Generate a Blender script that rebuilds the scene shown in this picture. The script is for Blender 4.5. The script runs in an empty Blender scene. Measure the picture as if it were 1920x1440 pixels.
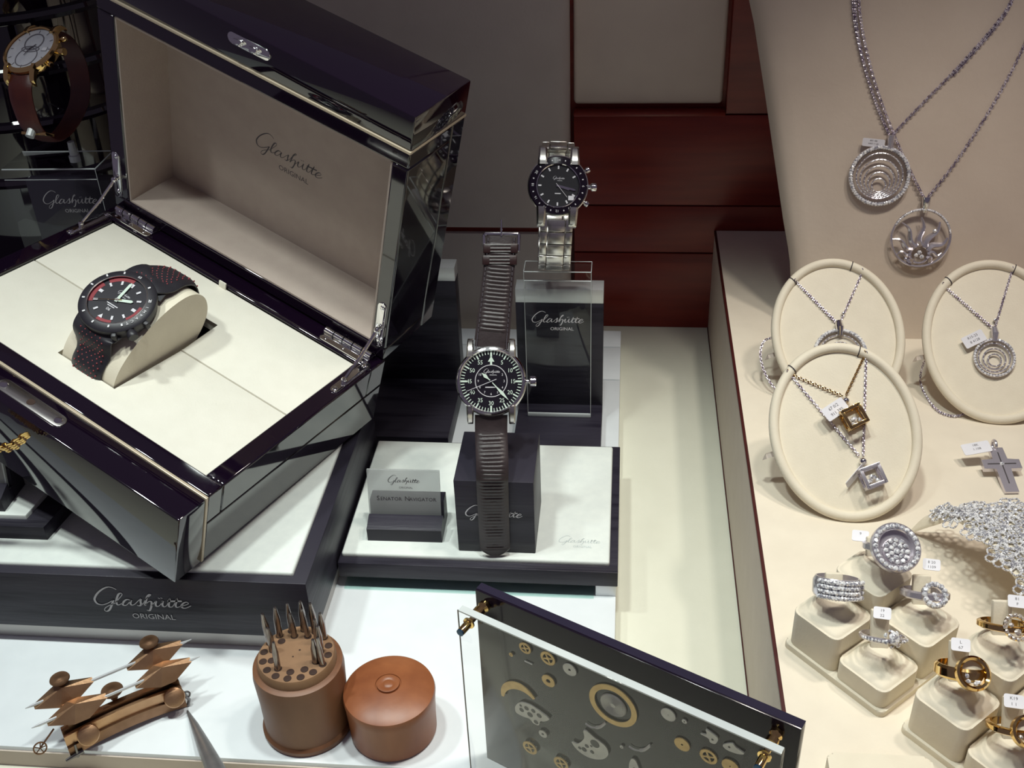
import bpy, bmesh, math, random
from mathutils import Matrix, Vector
random.seed(7)
S = 0.01                      # everything below is laid out in centimetres
PI = math.pi
scene = bpy.context.scene
col = scene.collection
V = Vector

# ------------------------------------------------------------------ camera
def cam_axes(p, y, r):
    f = V((math.sin(y)*math.cos(p), math.cos(y)*math.cos(p), -math.sin(p)))
    rt = V((math.cos(y), -math.sin(y), 0)); dn = f.cross(rt)
    c, s = math.cos(r), math.sin(r)
    return c*rt + s*dn, -s*rt + c*dn, f
CR, CD, CF = cam_axes(0.571817, -0.113938, 0.0405595)
cam = bpy.data.cameras.new('camera'); cam_o = bpy.data.objects.new('camera', cam); col.objects.link(cam_o)
cam.sensor_width = 36; cam.lens = 36*2083.39/1920; cam.clip_start = 0.02; cam.clip_end = 50
m = Matrix.Identity(4)
for i in range(3):
    m[i][0] = CR[i]; m[i][1] = -CD[i]; m[i][2] = -CF[i]
m.translation = V((0, 0, 50))*S
cam_o.matrix_world = m
scene.camera = cam_o
# ------------------------------------------------------------------ light
scene.view_settings.view_transform = 'Standard'; scene.view_settings.look = 'None'
scene.view_settings.gamma = 1; scene.view_settings.use_curve_mapping = False
scene.view_settings.exposure = 0.0
w = bpy.data.worlds.new('shop'); scene.world = w; w.use_nodes = True
w.node_tree.nodes['Background'].inputs[0].default_value = (0.80, 0.68, 0.94, 1)
w.node_tree.nodes['Background'].inputs[1].default_value = 0.105
def spot(name, loc, target, power, color, ang, blend, radius):
    l = bpy.data.lights.new(name, 'SPOT'); l.energy = power; l.color = color
    l.spot_size = math.radians(ang); l.spot_blend = blend; l.shadow_soft_size = radius*S
    o = bpy.data.objects.new(name, l); col.objects.link(o)
    o.location = V(loc)*S
    o.rotation_euler = (V(target)-V(loc)).to_track_quat('-Z', 'Y').to_euler()
    return o
COOL = (0.92, 1.0, 0.955); WARM = (1.0, 0.93, 0.84)
spot('ceiling_spot', (-50, 44, 92), (-46, 40, 0), 11.0, COOL, 66, 0.6, 3.2)
spot('ceiling_spot', (-22, 42, 92), (-22, 38, 0), 11.5, COOL, 62, 0.6, 3.2)
spot('ceiling_spot', (-1, 43, 92), (-2, 39, 0), 11.0, COOL, 62, 0.6, 3.2)
spot('ceiling_spot', (20, 54, 92), (17, 46, 8), 7.0, WARM, 60, 0.6, 3.2)
spot('ceiling_spot', (37, 55, 92), (26, 46, 8), 7.5, WARM, 64, 0.6, 3.2)

# ------------------------------------------------------------------ materials
MATS = {}
def mat(name, c, rough=0.5, metal=0.0, c2=None, nscale=40.0, bump=0.0, bscale=None, stretch=None, coat=0.0, spec=0.5,
        emis=None, sharp=None, detail=4):
    if name in MATS: return MATS[name]
    M = bpy.data.materials.new(name); M.use_nodes = True; nt = M.node_tree; N = nt.nodes; L = nt.links
    b = N['Principled BSDF']
    b.inputs['Base Color'].default_value = (*c, 1); b.inputs['Roughness'].default_value = rough
    b.inputs['Metallic'].default_value = metal; b.inputs['Specular IOR Level'].default_value = spec
    b.inputs['Coat Weight'].default_value = coat; b.inputs['Coat Roughness'].default_value = 0.03
    tc = N.new('ShaderNodeTexCoord'); mp = N.new('ShaderNodeMapping')
    L.new(tc.outputs['Object'], mp.inputs['Vector'])
    if stretch: mp.inputs['Scale'].default_value = stretch
    nz = N.new('ShaderNodeTexNoise'); nz.inputs['Scale'].default_value = nscale; nz.inputs['Detail'].default_value = detail
    L.new(mp.outputs[0], nz.inputs['Vector'])
    c2 = c2 or tuple(x*0.9 for x in c)
    rp = N.new('ShaderNodeValToRGB'); L.new(nz.outputs['Fac'], rp.inputs[0])
    lo, hi = sharp or (0.3, 0.7)
    rp.color_ramp.elements[0].position = lo; rp.color_ramp.elements[1].position = hi
    rp.color_ramp.elements[0].color = (*c2, 1); rp.color_ramp.elements[1].color = (*c, 1)
    L.new(rp.outputs[0], b.inputs['Base Color'])
    if bump:
        nb = N.new('ShaderNodeTexNoise'); nb.inputs['Scale'].default_value = bscale or nscale; nb.inputs['Detail'].default_value = 5
        L.new(mp.outputs[0], nb.inputs['Vector'])
        bp = N.new('ShaderNodeBump'); bp.inputs['Strength'].default_value = bump; bp.inputs['Distance'].default_value = 0.0006
        L.new(nb.outputs['Fac'], bp.inputs['Height']); L.new(bp.outputs[0], b.inputs['Normal'])
    if emis: b.inputs['Emission Color'].default_value = (*emis[0], 1); b.inputs['Emission Strength'].default_value = emis[1]
    MATS[name] = M
    return M
def glass(name, tint=(1, 1, 1), ior=1.5, rough=0.0):
    M = bpy.data.materials.new(name); M.use_nodes = True; nt = M.node_tree; N = nt.nodes; L = nt.links
    N.remove(N['Principled BSDF']); out = N['Material Output']
    t = N.new('ShaderNodeBsdfTransparent'); t.inputs[0].default_value = (*tint, 1)
    g = N.new('ShaderNodeBsdfGlossy'); g.inputs['Roughness'].default_value = rough
    fr = N.new('ShaderNodeFresnel'); fr.inputs['IOR'].default_value = ior
    mx = N.new('ShaderNodeMixShader')
    ge = N.new('ShaderNodeNewGeometry'); sb = N.new('ShaderNodeMath'); sb.operation = 'SUBTRACT'; sb.inputs[0].default_value = 1.0
    ml = N.new('ShaderNodeMath'); ml.operation = 'MULTIPLY'
    L.new(ge.outputs['Backfacing'], sb.inputs[1]); L.new(sb.outputs[0], ml.inputs[0]); L.new(fr.outputs[0], ml.inputs[1])
    L.new(ml.outputs[0], mx.inputs[0]); L.new(t.outputs[0], mx.inputs[1]); L.new(g.outputs[0], mx.inputs[2]); L.new(mx.outputs[0], out.inputs[0])
    MATS[name] = M
    return M
WHITE = mat('white_board', (0.80, 0.84, 0.86), 0.45, c2=(0.76, 0.80, 0.82), nscale=60)
PAD = mat('white_leatherette', (0.78, 0.82, 0.77), 0.55, c2=(0.73, 0.77, 0.73), nscale=150, bump=0.15, bscale=900)
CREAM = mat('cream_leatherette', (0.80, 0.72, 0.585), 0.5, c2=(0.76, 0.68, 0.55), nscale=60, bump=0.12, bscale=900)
CUSH = mat('cream_suede', (0.80, 0.725, 0.575), 0.65, c2=(0.76, 0.685, 0.54), nscale=90, bump=0.15, bscale=900)
BUSTM = mat('bust_leather', (0.68, 0.58, 0.475), 0.5, c2=(0.64, 0.54, 0.44), nscale=30, bump=0.25, bscale=260)
FLOORM = mat('cream_floor_leather', (0.78, 0.77, 0.64), 0.5, c2=(0.75, 0.74, 0.61), nscale=40, bump=0.1, bscale=600)
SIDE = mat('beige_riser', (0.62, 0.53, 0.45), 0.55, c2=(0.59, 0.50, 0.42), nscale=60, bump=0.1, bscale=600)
INSET = mat('taupe_leather_panel', (0.76, 0.66, 0.57), 0.6, c2=(0.71, 0.61, 0.53), nscale=30, bump=0.2, bscale=500)
TRIMM = mat('dark_mahogany_trim', (0.060, 0.009, 0.008), 0.4, nscale=60)
GREYW = mat('grey_leather_panel', (0.60, 0.54, 0.49), 0.6, c2=(0.56, 0.50, 0.455), nscale=30, bump=0.2, bscale=500)
LINING_SHADED = mat('lid_lining_shaded', (0.44, 0.365, 0.315), 0.7, c2=(0.41, 0.335, 0.29), nscale=80, bump=0.2, bscale=900)  # cream lining toned down to taupe: the dimness inside the lid is in the colour
PANELM = mat('box_suede_panel', (0.80, 0.76, 0.66), 0.75, c2=(0.77, 0.73, 0.63), nscale=90, bump=0.2, bscale=900)
OAK = mat('black_oak', (0.027, 0.024, 0.036), 0.42, c2=(0.010, 0.008, 0.016), nscale=60, stretch=(0.15, 0.15, 1.6), bump=0.5, bscale=200, spec=0.32, sharp=(0.35, 0.5))
OAKX = mat('black_oak_flat', (0.027, 0.024, 0.036), 0.42, c2=(0.010, 0.008, 0.016), nscale=60, stretch=(0.15, 1.6, 1.6), bump=0.5, bscale=200, spec=0.32, sharp=(0.35, 0.5))
LACQ = mat('black_lacquer', (0.006, 0.002, 0.008), 0.05, c2=(0.005, 0.002, 0.007), nscale=5, coat=0.6, spec=0.6)
MAHO = mat('red_mahogany', (0.26, 0.030, 0.018), 0.34, c2=(0.17, 0.016, 0.012), nscale=40, stretch=(0.25, 1, 2.5), spec=0.35)
CHROME = mat('chrome', (0.80, 0.79, 0.80), 0.08, 1.0, nscale=20)
STEEL = mat('brushed_steel', (0.72, 0.69, 0.64), 0.27, 1.0, c2=(0.52, 0.50, 0.48), nscale=60, stretch=(1, 8, 1))
DSTEEL = mat('dark_steel', (0.22, 0.21, 0.21), 0.30, 1.0, c2=(0.15, 0.14, 0.14), nscale=80)
PUNCH = mat('punch_steel', (0.36, 0.33, 0.32), 0.25, 1.0, c2=(0.22, 0.19, 0.19), nscale=120)
SPIKE = mat('grey_steel', (0.30, 0.29, 0.29), 0.45, 0.7, c2=(0.24, 0.23, 0.23), nscale=120)
SILVER = mat('satin_aluminium', (0.66, 0.67, 0.68), 0.38, 0.6, c2=(0.60, 0.61, 0.62), nscale=50, stretch=(0.2, 1, 1))
SATIN = mat('grey_plinth_foot', (0.55, 0.53, 0.51), 0.40, 0.35, c2=(0.50, 0.48, 0.46), nscale=50, stretch=(0.2, 1, 1))
GOLD = mat('yellow_gold', (0.86, 0.60, 0.24), 0.10, 1.0, nscale=20)
BRASS = mat('old_brass', (0.58, 0.36, 0.21), 0.40, 0.9, c2=(0.46, 0.27, 0.15), nscale=90, bump=0.15, bscale=500)
BRASSD = mat('dark_brass', (0.30, 0.17, 0.10), 0.38, 0.9, c2=(0.20, 0.11, 0.06), nscale=90, bump=0.15, bscale=500)
WGOLD = mat('white_gold', (0.72, 0.68, 0.72), 0.22, 0.75, nscale=20)
DIAM = mat('diamond', (1.0, 1.0, 1.0), 0.08, 0.22, c2=(0.42, 0.42, 0.47), nscale=700, sharp=(0.42, 0.52), spec=1.0, detail=2)  # white and grey speckle in the base colour stands in for sparkle
GDIAM = mat('diamond_in_gold', (1.0, 0.94, 0.82), 0.12, 0.55, c2=(0.6, 0.48, 0.40), nscale=900, sharp=(0.42, 0.58), spec=1.0)
CHAIN = mat('white_gold_chain', (0.95, 0.90, 0.97), 0.20, 0.6, c2=(0.26, 0.20, 0.30), nscale=420, sharp=(0.40, 0.60), detail=2)
WOODJ = mat('jar_wood', (0.215, 0.098, 0.048), 0.45, c2=(0.165, 0.070, 0.034), nscale=55, stretch=(1, 1, 0.3), bump=0.15, bscale=150, spec=0.4)
WOOD = mat('pearwood', (0.30, 0.105, 0.040), 0.36, c2=(0.20, 0.062, 0.024), nscale=55, stretch=(1, 1, 0.3), bump=0.1, bscale=150, spec=0.4)
WOODC = mat('worn_wood_top', (0.27, 0.15, 0.075), 0.65, c2=(0.19, 0.10, 0.05), nscale=60, bump=0.2, bscale=200)
HOLE = mat('bored_hole', (0.035, 0.014, 0.008), 0.8)
LEATH = mat('dark_brown_strap', (0.036, 0.025, 0.026), 0.40, c2=(0.025, 0.017, 0.018), nscale=120, bump=0.15, bscale=700, spec=0.45)
KEEP = mat('strap_loop_leather', (0.022, 0.007, 0.007), 0.4, nscale=80, bump=0.2, bscale=300)
BROWN = mat('cognac_strap', (0.085, 0.016, 0.008), 0.42, c2=(0.05, 0.008, 0.006), nscale=60, bump=0.2, bscale=300)
RUBBER = mat('black_rubber', (0.022, 0.020, 0.026), 0.45, c2=(0.016, 0.014, 0.02), nscale=100)
REDR = mat('red_perforation', (0.26, 0.010, 0.018), 0.5)
DIAL = mat('black_dial', (0.006, 0.004, 0.009), 0.35, nscale=30)
GDIAL = mat('anthracite_dial', (0.035, 0.034, 0.036), 0.30, 0.3, nscale=30)
SDIAL = mat('silver_dial', (0.72, 0.72, 0.74), 0.32, 0.35, c2=(0.62, 0.62, 0.66), nscale=200)
LUME = mat('pale_lume', (0.66, 0.78, 0.66), 0.5)
PRINTW = mat('white_print', (0.72, 0.70, 0.72), 0.5)
PRINTG = mat('silver_print', (0.46, 0.44, 0.45), 0.4, 0.2)
PRINTK = mat('dark_print', (0.05, 0.04, 0.05), 0.5)
EMBOSS = mat('embossed_print', (0.58, 0.64, 0.63), 0.5)
PAPER = mat('white_tag', (0.80, 0.79, 0.83), 0.55)
INLAY = mat('pale_inlay', (0.62, 0.52, 0.38), 0.30, 0.2)
BLUE = mat('blue_steel_cap', (0.02, 0.06, 0.12), 0.2, 0.6)
BLKAC = mat('black_acrylic', (0.010, 0.006, 0.013), 0.12, nscale=5, spec=0.35)
GREYM = mat('grey_metal_part', (0.42, 0.40, 0.38), 0.40, 0.5, c2=(0.34, 0.32, 0.31), nscale=200)
GOLDM = mat('gilt_part', (0.50, 0.34, 0.14), 0.42, 0.6, c2=(0.40, 0.26, 0.10), nscale=200)
CLEAR = glass('clear_acrylic', (0.985, 0.99, 0.99), 1.49)
CRYST = glass('watch_crystal', (0.99, 0.99, 1.0), 1.35)
GREENG = glass('green_glass', (0.86, 0.94, 0.92), 1.5)
FROST = mat('acrylic_edge', (0.62, 0.66, 0.65), 0.25, c2=(0.5, 0.54, 0.54), nscale=20, spec=0.6)
CARD = glass('frosted_card', (0.90, 0.91, 0.91), 1.5, 0.25)
_nt = CARD.node_tree; _mx = _nt.nodes.new('ShaderNodeMixShader'); _df = _nt.nodes.new('ShaderNodeBsdfTranslucent'); _d2 = _nt.nodes.new('ShaderNodeBsdfDiffuse'); _ad = _nt.nodes.new('ShaderNodeMixShader')
_df.inputs[0].default_value = (.80, .81, .80, 1); _d2.inputs[0].default_value = (.78, .79, .78, 1); _mx.inputs[0].default_value = 0.42
_nt.links.new(_df.outputs[0], _ad.inputs[1]); _nt.links.new(_d2.outputs[0], _ad.inputs[2])
_src = _nt.nodes['Material Output'].inputs[0].links[0].from_socket
_nt.links.new(_src, _mx.inputs[1]); _nt.links.new(_ad.outputs[0], _mx.inputs[2]); _nt.links.new(_mx.outputs[0], _nt.nodes['Material Output'].inputs[0])

# ------------------------------------------------------------------ mesh helpers
def fm(o, x=None, y=None, z=None):
    """frame: origin o (cm) and axes; missing axes are completed"""
    if x is None and y is None and z is None: x, y, z = V((1, 0, 0)), V((0, 1, 0)), V((0, 0, 1))
    x = V(x).normalized() if x is not None else None; y = V(y).normalized() if y is not None else None
    z = V(z).normalized() if z is not None else None
    if z is None: z = x.cross(y).normalized(); y = z.cross(x)
    elif y is None: x = (x - z*x.dot(z)).normalized(); y = z.cross(x)
    elif x is None: y = (y - z*y.dot(z)).normalized(); x = y.cross(z)
    M = Matrix.Identity(4)
    for i in range(3): M[i][0] = x[i]; M[i][1] = y[i]; M[i][2] = z[i]
    M.translation = V(o)
    return M
def sc(M):
    M = M.copy(); M.translation = M.translation*S; return M
def rz(a): return Matrix.Rotation(a, 4, 'Z')
def T(x, y, z): return Matrix.Translation((x, y, z))
class MB:
    def __init__(s): s.v = []; s.f = []
    def add(s, vs, fs, M=None):
        n = len(s.v)
        s.v += [tuple(M @ V(p)) if M is not None else tuple(p) for p in vs]
        s.f += [tuple(i+n for i in f) for f in fs]
        return s
    def box(s, x0, x1, y0, y1, z0, z1, bev=0.0, M=None, seg=2):
        vs = [(x, y, z) for x in (x0, x1) for y in (y0, y1) for z in (z0, z1)]
        fs = [(0, 1, 3, 2), (4, 6, 7, 5), (0, 4, 5, 1), (2, 3, 7, 6), (0, 2, 6, 4), (1, 5, 7, 3)]
        if bev:
            bm = bmesh.new(); bvs = [bm.verts.new(p) for p in vs]
            for f in fs: bm.faces.new([bvs[i] for i in f])
            bmesh.ops.bevel(bm, geom=bm.edges[:], offset=bev, segments=seg, affect='EDGES', profile=0.5)
            return s.bm(bm, M)
        return s.add(vs, fs, M)
    def bm(s, bm, M=None):
        bm.verts.index_update()
        s.add([v.co[:] for v in bm.verts], [[v.index for v in f.verts] for f in bm.faces], M); bm.free(); return s
    def prism(s, poly, z0, z1, M=None, bev=0.0, seg=2):
        n = len(poly)
        bm = bmesh.new(); a = [bm.verts.new((p[0], p[1], z0)) for p in poly]; b = [bm.verts.new((p[0], p[1], z1)) for p in poly]
        bm.faces.new(a[::-1]); top = bm.faces.new(b)
        for i in range(n): bm.faces.new((a[i], a[(i+1) % n], b[(i+1) % n], b[i]))
        if bev: bmesh.ops.bevel(bm, geom=list(top.edges), offset=bev, segments=seg, affect='EDGES', profile=0.5)
        return s.bm(bm, M)
    def lathe(s, prof, n=40, M=None, a0=0.0, a1=2*PI):
        full = abs(a1-a0-2*PI) < 1e-6; k = n if full else n+1
        vs = []; fs = []; idx = []
        for r, z in prof:
            if abs(r) < 1e-7: idx.append([len(vs)]*k); vs.append((0, 0, z))
            else:
                idx.append(list(range(len(vs), len(vs)+k)))
                for i in range(k):
                    a = a0+(a1-a0)*i/n; vs.append((r*math.cos(a), r*math.sin(a), z))
        for j in range(len(prof)-1):
            A, B = idx[j], idx[j+1]
            for i in range(n):
                i2 = (i+1) % k
                q = [A[i], A[i2], B[i2], B[i]]; u = []
                for t in q:
                    if t not in u: u.append(t)
                if len(u) > 2: fs.append(tuple(u))
        return s.add(vs, fs, M)
    def tube(s, pts, r, n=8, closed=False, M=None, flat=1.0, up=None):
        pts = [V(p) for p in pts]; k = len(pts); rs = r if isinstance(r, (list, tuple)) else [r]*k
        vs = []; fs = []; prev = None
        for i, p in enumerate(pts):
            if closed: t = pts[(i+1) % k]-pts[i-1]
            else: t = pts[min(i+1, k-1)]-pts[max(i-1, 0)]
            t.normalize()
            if up is not None: a = V(up)-t*t.dot(V(up))
            elif prev is None:
                a = t.orthogonal()
            else: a = prev-t*t.dot(prev)
            a.normalize(); prev = a; b = t.cross(a)
            for j in range(n):
                g = 2*PI*j/n; vs.append(p+a*math.cos(g)*rs[i]*flat+b*math.sin(g)*rs[i])
        for i in range(k if closed else k-1):
            for j in range(n):
                i2 = (i+1) % k
                fs.append((i*n+j, i*n+(j+1) % n, i2*n+(j+1) % n, i2*n+j))
        if not closed: fs.append(tuple(range(n))[::-1]); fs.append(tuple((k-1)*n+j for j in range(n)))
        return s.add(vs, fs, M)
    def torus(s, R, r, n=36, k=8, M=None, sx=1.0, sy=1.0):
        return s.tube([(R*sx*math.cos(2*PI*i/n), R*sy*math.sin(2*PI*i/n), 0) for i in range(n)], r, k, True, M, up=(0, 0, 1))
    def ball(s, c, r, n=10, M=None, sq=(1, 1, 1)):
        vs = []; h = max(4, n//2)
        MM = Matrix.Translation(c) @ Matrix.Diagonal((*sq, 1))
        return s.lathe([(r*math.sin(PI*j/h) if 0 < j < h else 0, -r*math.cos(PI*j/h)) for j in range(h+1)], n, (M @ MM) if M is not None else MM)
    def gem(s, c, r, nrm=(0, 0, 1), M=None, h=0.55):
        nrm = (V(nrm).normalized()+V((random.uniform(-.35, .35), random.uniform(-.35, .35), random.uniform(-.35, .35)))).normalized(); a = nrm.orthogonal().normalized(); b = nrm.cross(a); c = V(c); ph = random.random()*6
        vs = [c+(a*math.cos(ph+PI*i/3)+b*math.sin(ph+PI*i/3))*r for i in range(6)]
        vs += [c+(a*math.cos(ph+.5+PI*i/3)+b*math.sin(ph+.5+PI*i/3))*r*0.55+nrm*r*h for i in range(6)]
        fs = [(i, (i+1) % 6, 6+i) for i in range(6)] + [((i+1) % 6, 6+(i+1) % 6, 6+i) for i in range(6)] + [tuple(range(6, 12))]
        return s.add(vs, fs, M)
    def build(s, name, mt, parent=None, M=None, smooth=35, label=None, kind=None, fix=True):
        me = bpy.data.meshes.new(name)
        me.from_pydata([(p[0]*S, p[1]*S, p[2]*S) for p in s.v], [], s.f)
        if fix:
            bm = bmesh.new(); bm.from_mesh(me); bmesh.ops.recalc_face_normals(bm, faces=bm.faces[:]); bm.to_mesh(me); bm.free()
        if smooth:
            me.shade_smooth(); me.set_sharp_from_angle(angle=math.radians(smooth))
        me.materials.append(mt)
        o = bpy.data.objects.new(name, me); col.objects.link(o)
        if parent is not None: o.parent = parent
        if M is not None:
            if parent is None: o.matrix_world = sc(M)
            else: o.matrix_local = sc(M)
        if label: o['label'] = label
        if kind: o['kind'] = kind
        return o
def tag(o, label, cat, group=None):
    o['label'] = label; o['category'] = cat
    if group: o['group'] = group
    return o
def thing(name, label, cat, M=None, group=None):
    o = bpy.data.objects.new(name, None); col.objects.link(o); o.empty_display_size = 0.01
    if M is not None: o.matrix_world = sc(M)
    return tag(o, label, cat, group)
def inst(o, parent, M):
    c = o.copy(); col.objects.link(c); c.parent = parent; c.matrix_local = sc(M); return c
def rrect(x0, x1, y0, y1, r, n=5):
    out = []
    for cx, cy, a in ((x1-r, y1-r, 0), (x0+r, y1-r, 90), (x0+r, y0+r, 180), (x1-r, y0+r, 270)):
        for i in range(n+1):
            t = math.radians(a+90*i/n); out.append((cx+r*math.cos(t), cy+r*math.sin(t)))
    return out
def spline(pts, n=8, closed=False):
    pts = [V(p) for p in pts]; k = len(pts); out = []
    rng = range(k if closed else k-1)
    for i in rng:
        if closed: p0, p1, p2, p3 = pts[i-1], pts[i], pts[(i+1) % k], pts[(i+2) % k]
        else: p0, p1, p2, p3 = pts[max(i-1, 0)], pts[i], pts[i+1], pts[min(i+2, k-1)]
        for j in range(n):
            t = j/n; out.append(0.5*((2*p1)+(p2-p0)*t+(2*p0-5*p1+4*p2-p3)*t*t+(3*p1-p0-3*p2+p3)*t**3))
    if not closed: out.append(pts[-1])
    return out
def resample(pts, step):
    pts = [V(p) for p in pts]; out = [pts[0].copy()]; acc = 0.0; last = pts[0]
    for p in pts[1:]:
        d = (p-last).length
        while acc+d >= step and d > 1e-9:
            t = (step-acc)/d; last = last+(p-last)*t; out.append(last.copy()); d = (p-last).length; acc = 0.0
        acc += d; last = p
    return out
def ribbon(mb, path, side, wid, thick, nu=10, up=None):
    """strap: path points, side vector, wid(t) half width, thick(t,u) height above path; t in 0..1"""
    k = len(path); vs = []; fs = []; m2 = 2*(nu+1)
    L = [0.0]
    for i in range(1, k): L.append(L[-1]+(path[i]-path[i-1]).length)
    for i in range(k):
        t = (path[min(i+1, k-1)]-path[max(i-1, 0)]).normalized()
        sd = (side-t*t.dot(side)).normalized(); nr = sd.cross(t)
        if up is not None and nr.dot(up(i/(k-1)) if callable(up) else up) < 0: nr = -nr
        tt = L[i]/L[-1]; hw = wid(tt)
        row = []
        for j in range(nu+1):
            u = -1+2*j/nu; row.append(path[i]+sd*u*hw+nr*thick(tt, u))
        for j in range(nu, -1, -1):
            u = -1+2*j/nu; row.append(path[i]+sd*u*hw-nr*0.05)
        vs += row
    for i in range(k-1):
        for j in range(m2): fs.append((i*m2+j, i*m2+(j+1) % m2, (i+1)*m2+(j+1) % m2, (i+1)*m2+j))
    fs.append(tuple(range(m2))); fs.append(tuple((k-1)*m2+j for j in range(m2)))
    return mb.add(vs, fs)
def text_mesh(mb, txt, size, M=None, thick=0.0, align='CENTER', sx=1.0):
    cu = bpy.data.curves.new('lettering', 'FONT'); cu.body = txt; cu.size = 1.0; cu.align_x = align; cu.resolution_u = 2
    ob = bpy.data.objects.new('lettering', cu)
    me = bpy.data.meshes.new_from_object(ob)
    D = Matrix.Diagonal((size*sx, size, 1, 1))
    mb.add([v.co[:] for v in me.vertices], [tuple(p.vertices) for p in me.polygons], (M @ D) if M is not None else D)
    bpy.data.meshes.remove(me); bpy.data.objects.remove(ob); bpy.data.curves.remove(cu)
    return mb
LOGO = [
 [(640,295),(590,262),(520,250),(430,285),(340,350),(280,420),(262,470),(285,525),(350,545),(430,525),(500,490),(548,462)],
 [(548,462),(520,510),(485,570),(440,630),(395,655),(365,640),(385,600),(450,560),(520,530),(570,505),(640,440),(700,380),(695,352),(655,365),(610,430),(580,500),(590,545),(625,540),(672,512)],
 [(805,472),(760,455),(710,480),(670,530),(685,555),(730,545),(785,495),(812,465),(790,520),(803,550),(850,535),(905,490),(962,448),(950,490),(945,540),(915,562),(880,550)],
 [(950,545),(985,520),(1050,440),(1130,385),(1115,373),(1070,410),(1030,490),(1000,558)],
 [(1004,548),(1060,500),(1100,487),(1112,512),(1086,585),(1046,642),(1010,634)],
 [(1100,560),(1145,515),(1185,482),(1165,540),(1178,572),(1222,555),(1272,500),(1288,480),(1265,545),(1282,577),(1325,558),(1365,500),(1408,430)],
 [(1403,440),(1360,550),(1372,582),(1415,570),(1470,500),(1518,430)],
 [(1513,440),(1463,550),(1474,587),(1520,575),(1620,545),(1662,522),(1640,500),(1592,515),(1547,560),(1562,597),(1612,597),(1692,560)],
 [(1360,484),(1570,484)], [(1238,440),(1243,432)], [(1276,437),(1281,429)]]
def logo(mb, W, M, bold=1.0, z=0.012):
    """the script word mark, W wide, centred on M's origin on its baseline"""
    k = W/1440.0
    for st in LOGO:
        p = [((x-975)*k, (560-y+(x-600)*0.045)*k*1.17, 0) for x, y in st]
        sp = spline(p, 5) if len(p) > 2 else [V(q) for q in p]
        n = len(sp); hw = 11*k*bold; vs = []; fs = []
        for i in range(n):
            t = (sp[min(i+1, n-1)]-sp[max(i-1, 0)]).normalized()
            nn = V((-t.y, t.x, 0)); down = 0.62-0.62*t.y if t.y < 0 else 0.62-0.20*t.y
            q = hw*down*(0.55 if i in (0, n-1) else 1)
            if len(p) == 2: q = hw*(0.8 if st[0][0] == 1368 else 1.2)
            vs += [sp[i]+nn*q+V((0, 0, z)), sp[i]-nn*q+V((0, 0, z))]
        for i in range(n-1): fs.append((2*i, 2*i+1, 2*i+3, 2*i+2))
        mb.add(vs, fs, M)
    return mb
def logo_full(mb, W, M, bold=1.0, sub=True, z=0.012):
    logo(mb, W, M, bold, z)
    if sub: text_mesh(mb, 'ORIGINAL', W*0.098, M @ T(W*0.075, -W*0.165, z), sx=1.0)
    return mb
def chain_links(mb, pts, step=0.16, r=0.085, wire=0.026, M=None):
    P = resample(pts, step)
    for i in range(len(P)-1):
        t = (P[i+1]-P[i]).normalized(); a = t.orthogonal().normalized()
        if i % 2: a = t.cross(a)
        F = fm((P[i]+P[i+1])/2, t, a)
        F = (M @ F) if M is not None else F
        mb.torus(r, wire, 8, 4, F, sx=1.25, sy=0.85)
    return mb

# ------------------------------------------------------------------ the setting
def struct(o): o['kind'] = 'structure'; return o
def bx(*a, **k): return MB().box(*a, **k)
struct(bx(-75, 75, -10, 95, -4, -1.5).build('floor', FLOORM))
wb = struct(bx(-75, 75, 90.6, 95, -1.5, 60).build('wall_back', MAHO))
for z0, z1 in ((-1.5, 6.0), (6.12, 10.5), (10.62, 18.6)):
    bx(-4.2, 75, 89.7, 90.7, z0, z1, 0.06).build('mahogany_board', MAHO, wb)
bx(8.25, 75, 89.7, 90.7, 18.72, 60, 0.06).build('mahogany_board', MAHO, wb)
bx(-4.2, 8.2, 89.2, 90.7, 18.66, 19.0, 0.08).build('ledge', MAHO, wb)
bx(-4.2, 7.95, 90.0, 90.7, 19.4, 60, 0.35, seg=3).build('inset_panel', INSET, wb, label='taupe leather panel set in the mahogany wall')
MB().prism(rrect(-75, -4.5, 88.6, 91.4, 0.9), 8.9, 60, bev=0.15).build('leather_panel', GREYW, wb, label='tall grey leather panel')
MB().prism(rrect(-75, -4.5, 88.6, 91.4, 0.9), -1.5, 8.3, bev=0.15).build('leather_panel', GREYW, wb, label='low grey leather panel')
bx(-75, -4.7, 89.1, 90.7, 8.28, 8.92).build('mahogany_strip', MAHO, wb)
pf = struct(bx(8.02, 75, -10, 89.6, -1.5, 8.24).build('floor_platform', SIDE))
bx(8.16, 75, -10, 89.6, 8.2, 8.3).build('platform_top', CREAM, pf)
bx(7.97, 8.17, -10, 89.6, 8.1, 8.32, 0.03).build('edge_trim', TRIMM, pf, label='thin mahogany edge strip')
bx(7.95, 8.03, -10, 89.6, -1.5, -1.36).build('floor_trim', TRIMM, pf)

tr = thing('display_tray', 'low white display tray the watchmaking tools stand on', 'tray', fm((0, 0, -1.5)))
for y0, y1 in ((38.6, 78.1), (78.26, 83.4), (83.56, 86.3)):
    bx(-75, 0.1, y0, y1, 0.0, 1.5, 0.06).build('board', WHITE, tr)
bx(-75, 0.1, 38.5, 38.62, 0, 1.2).build('front_edge', SIDE, tr)

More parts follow.
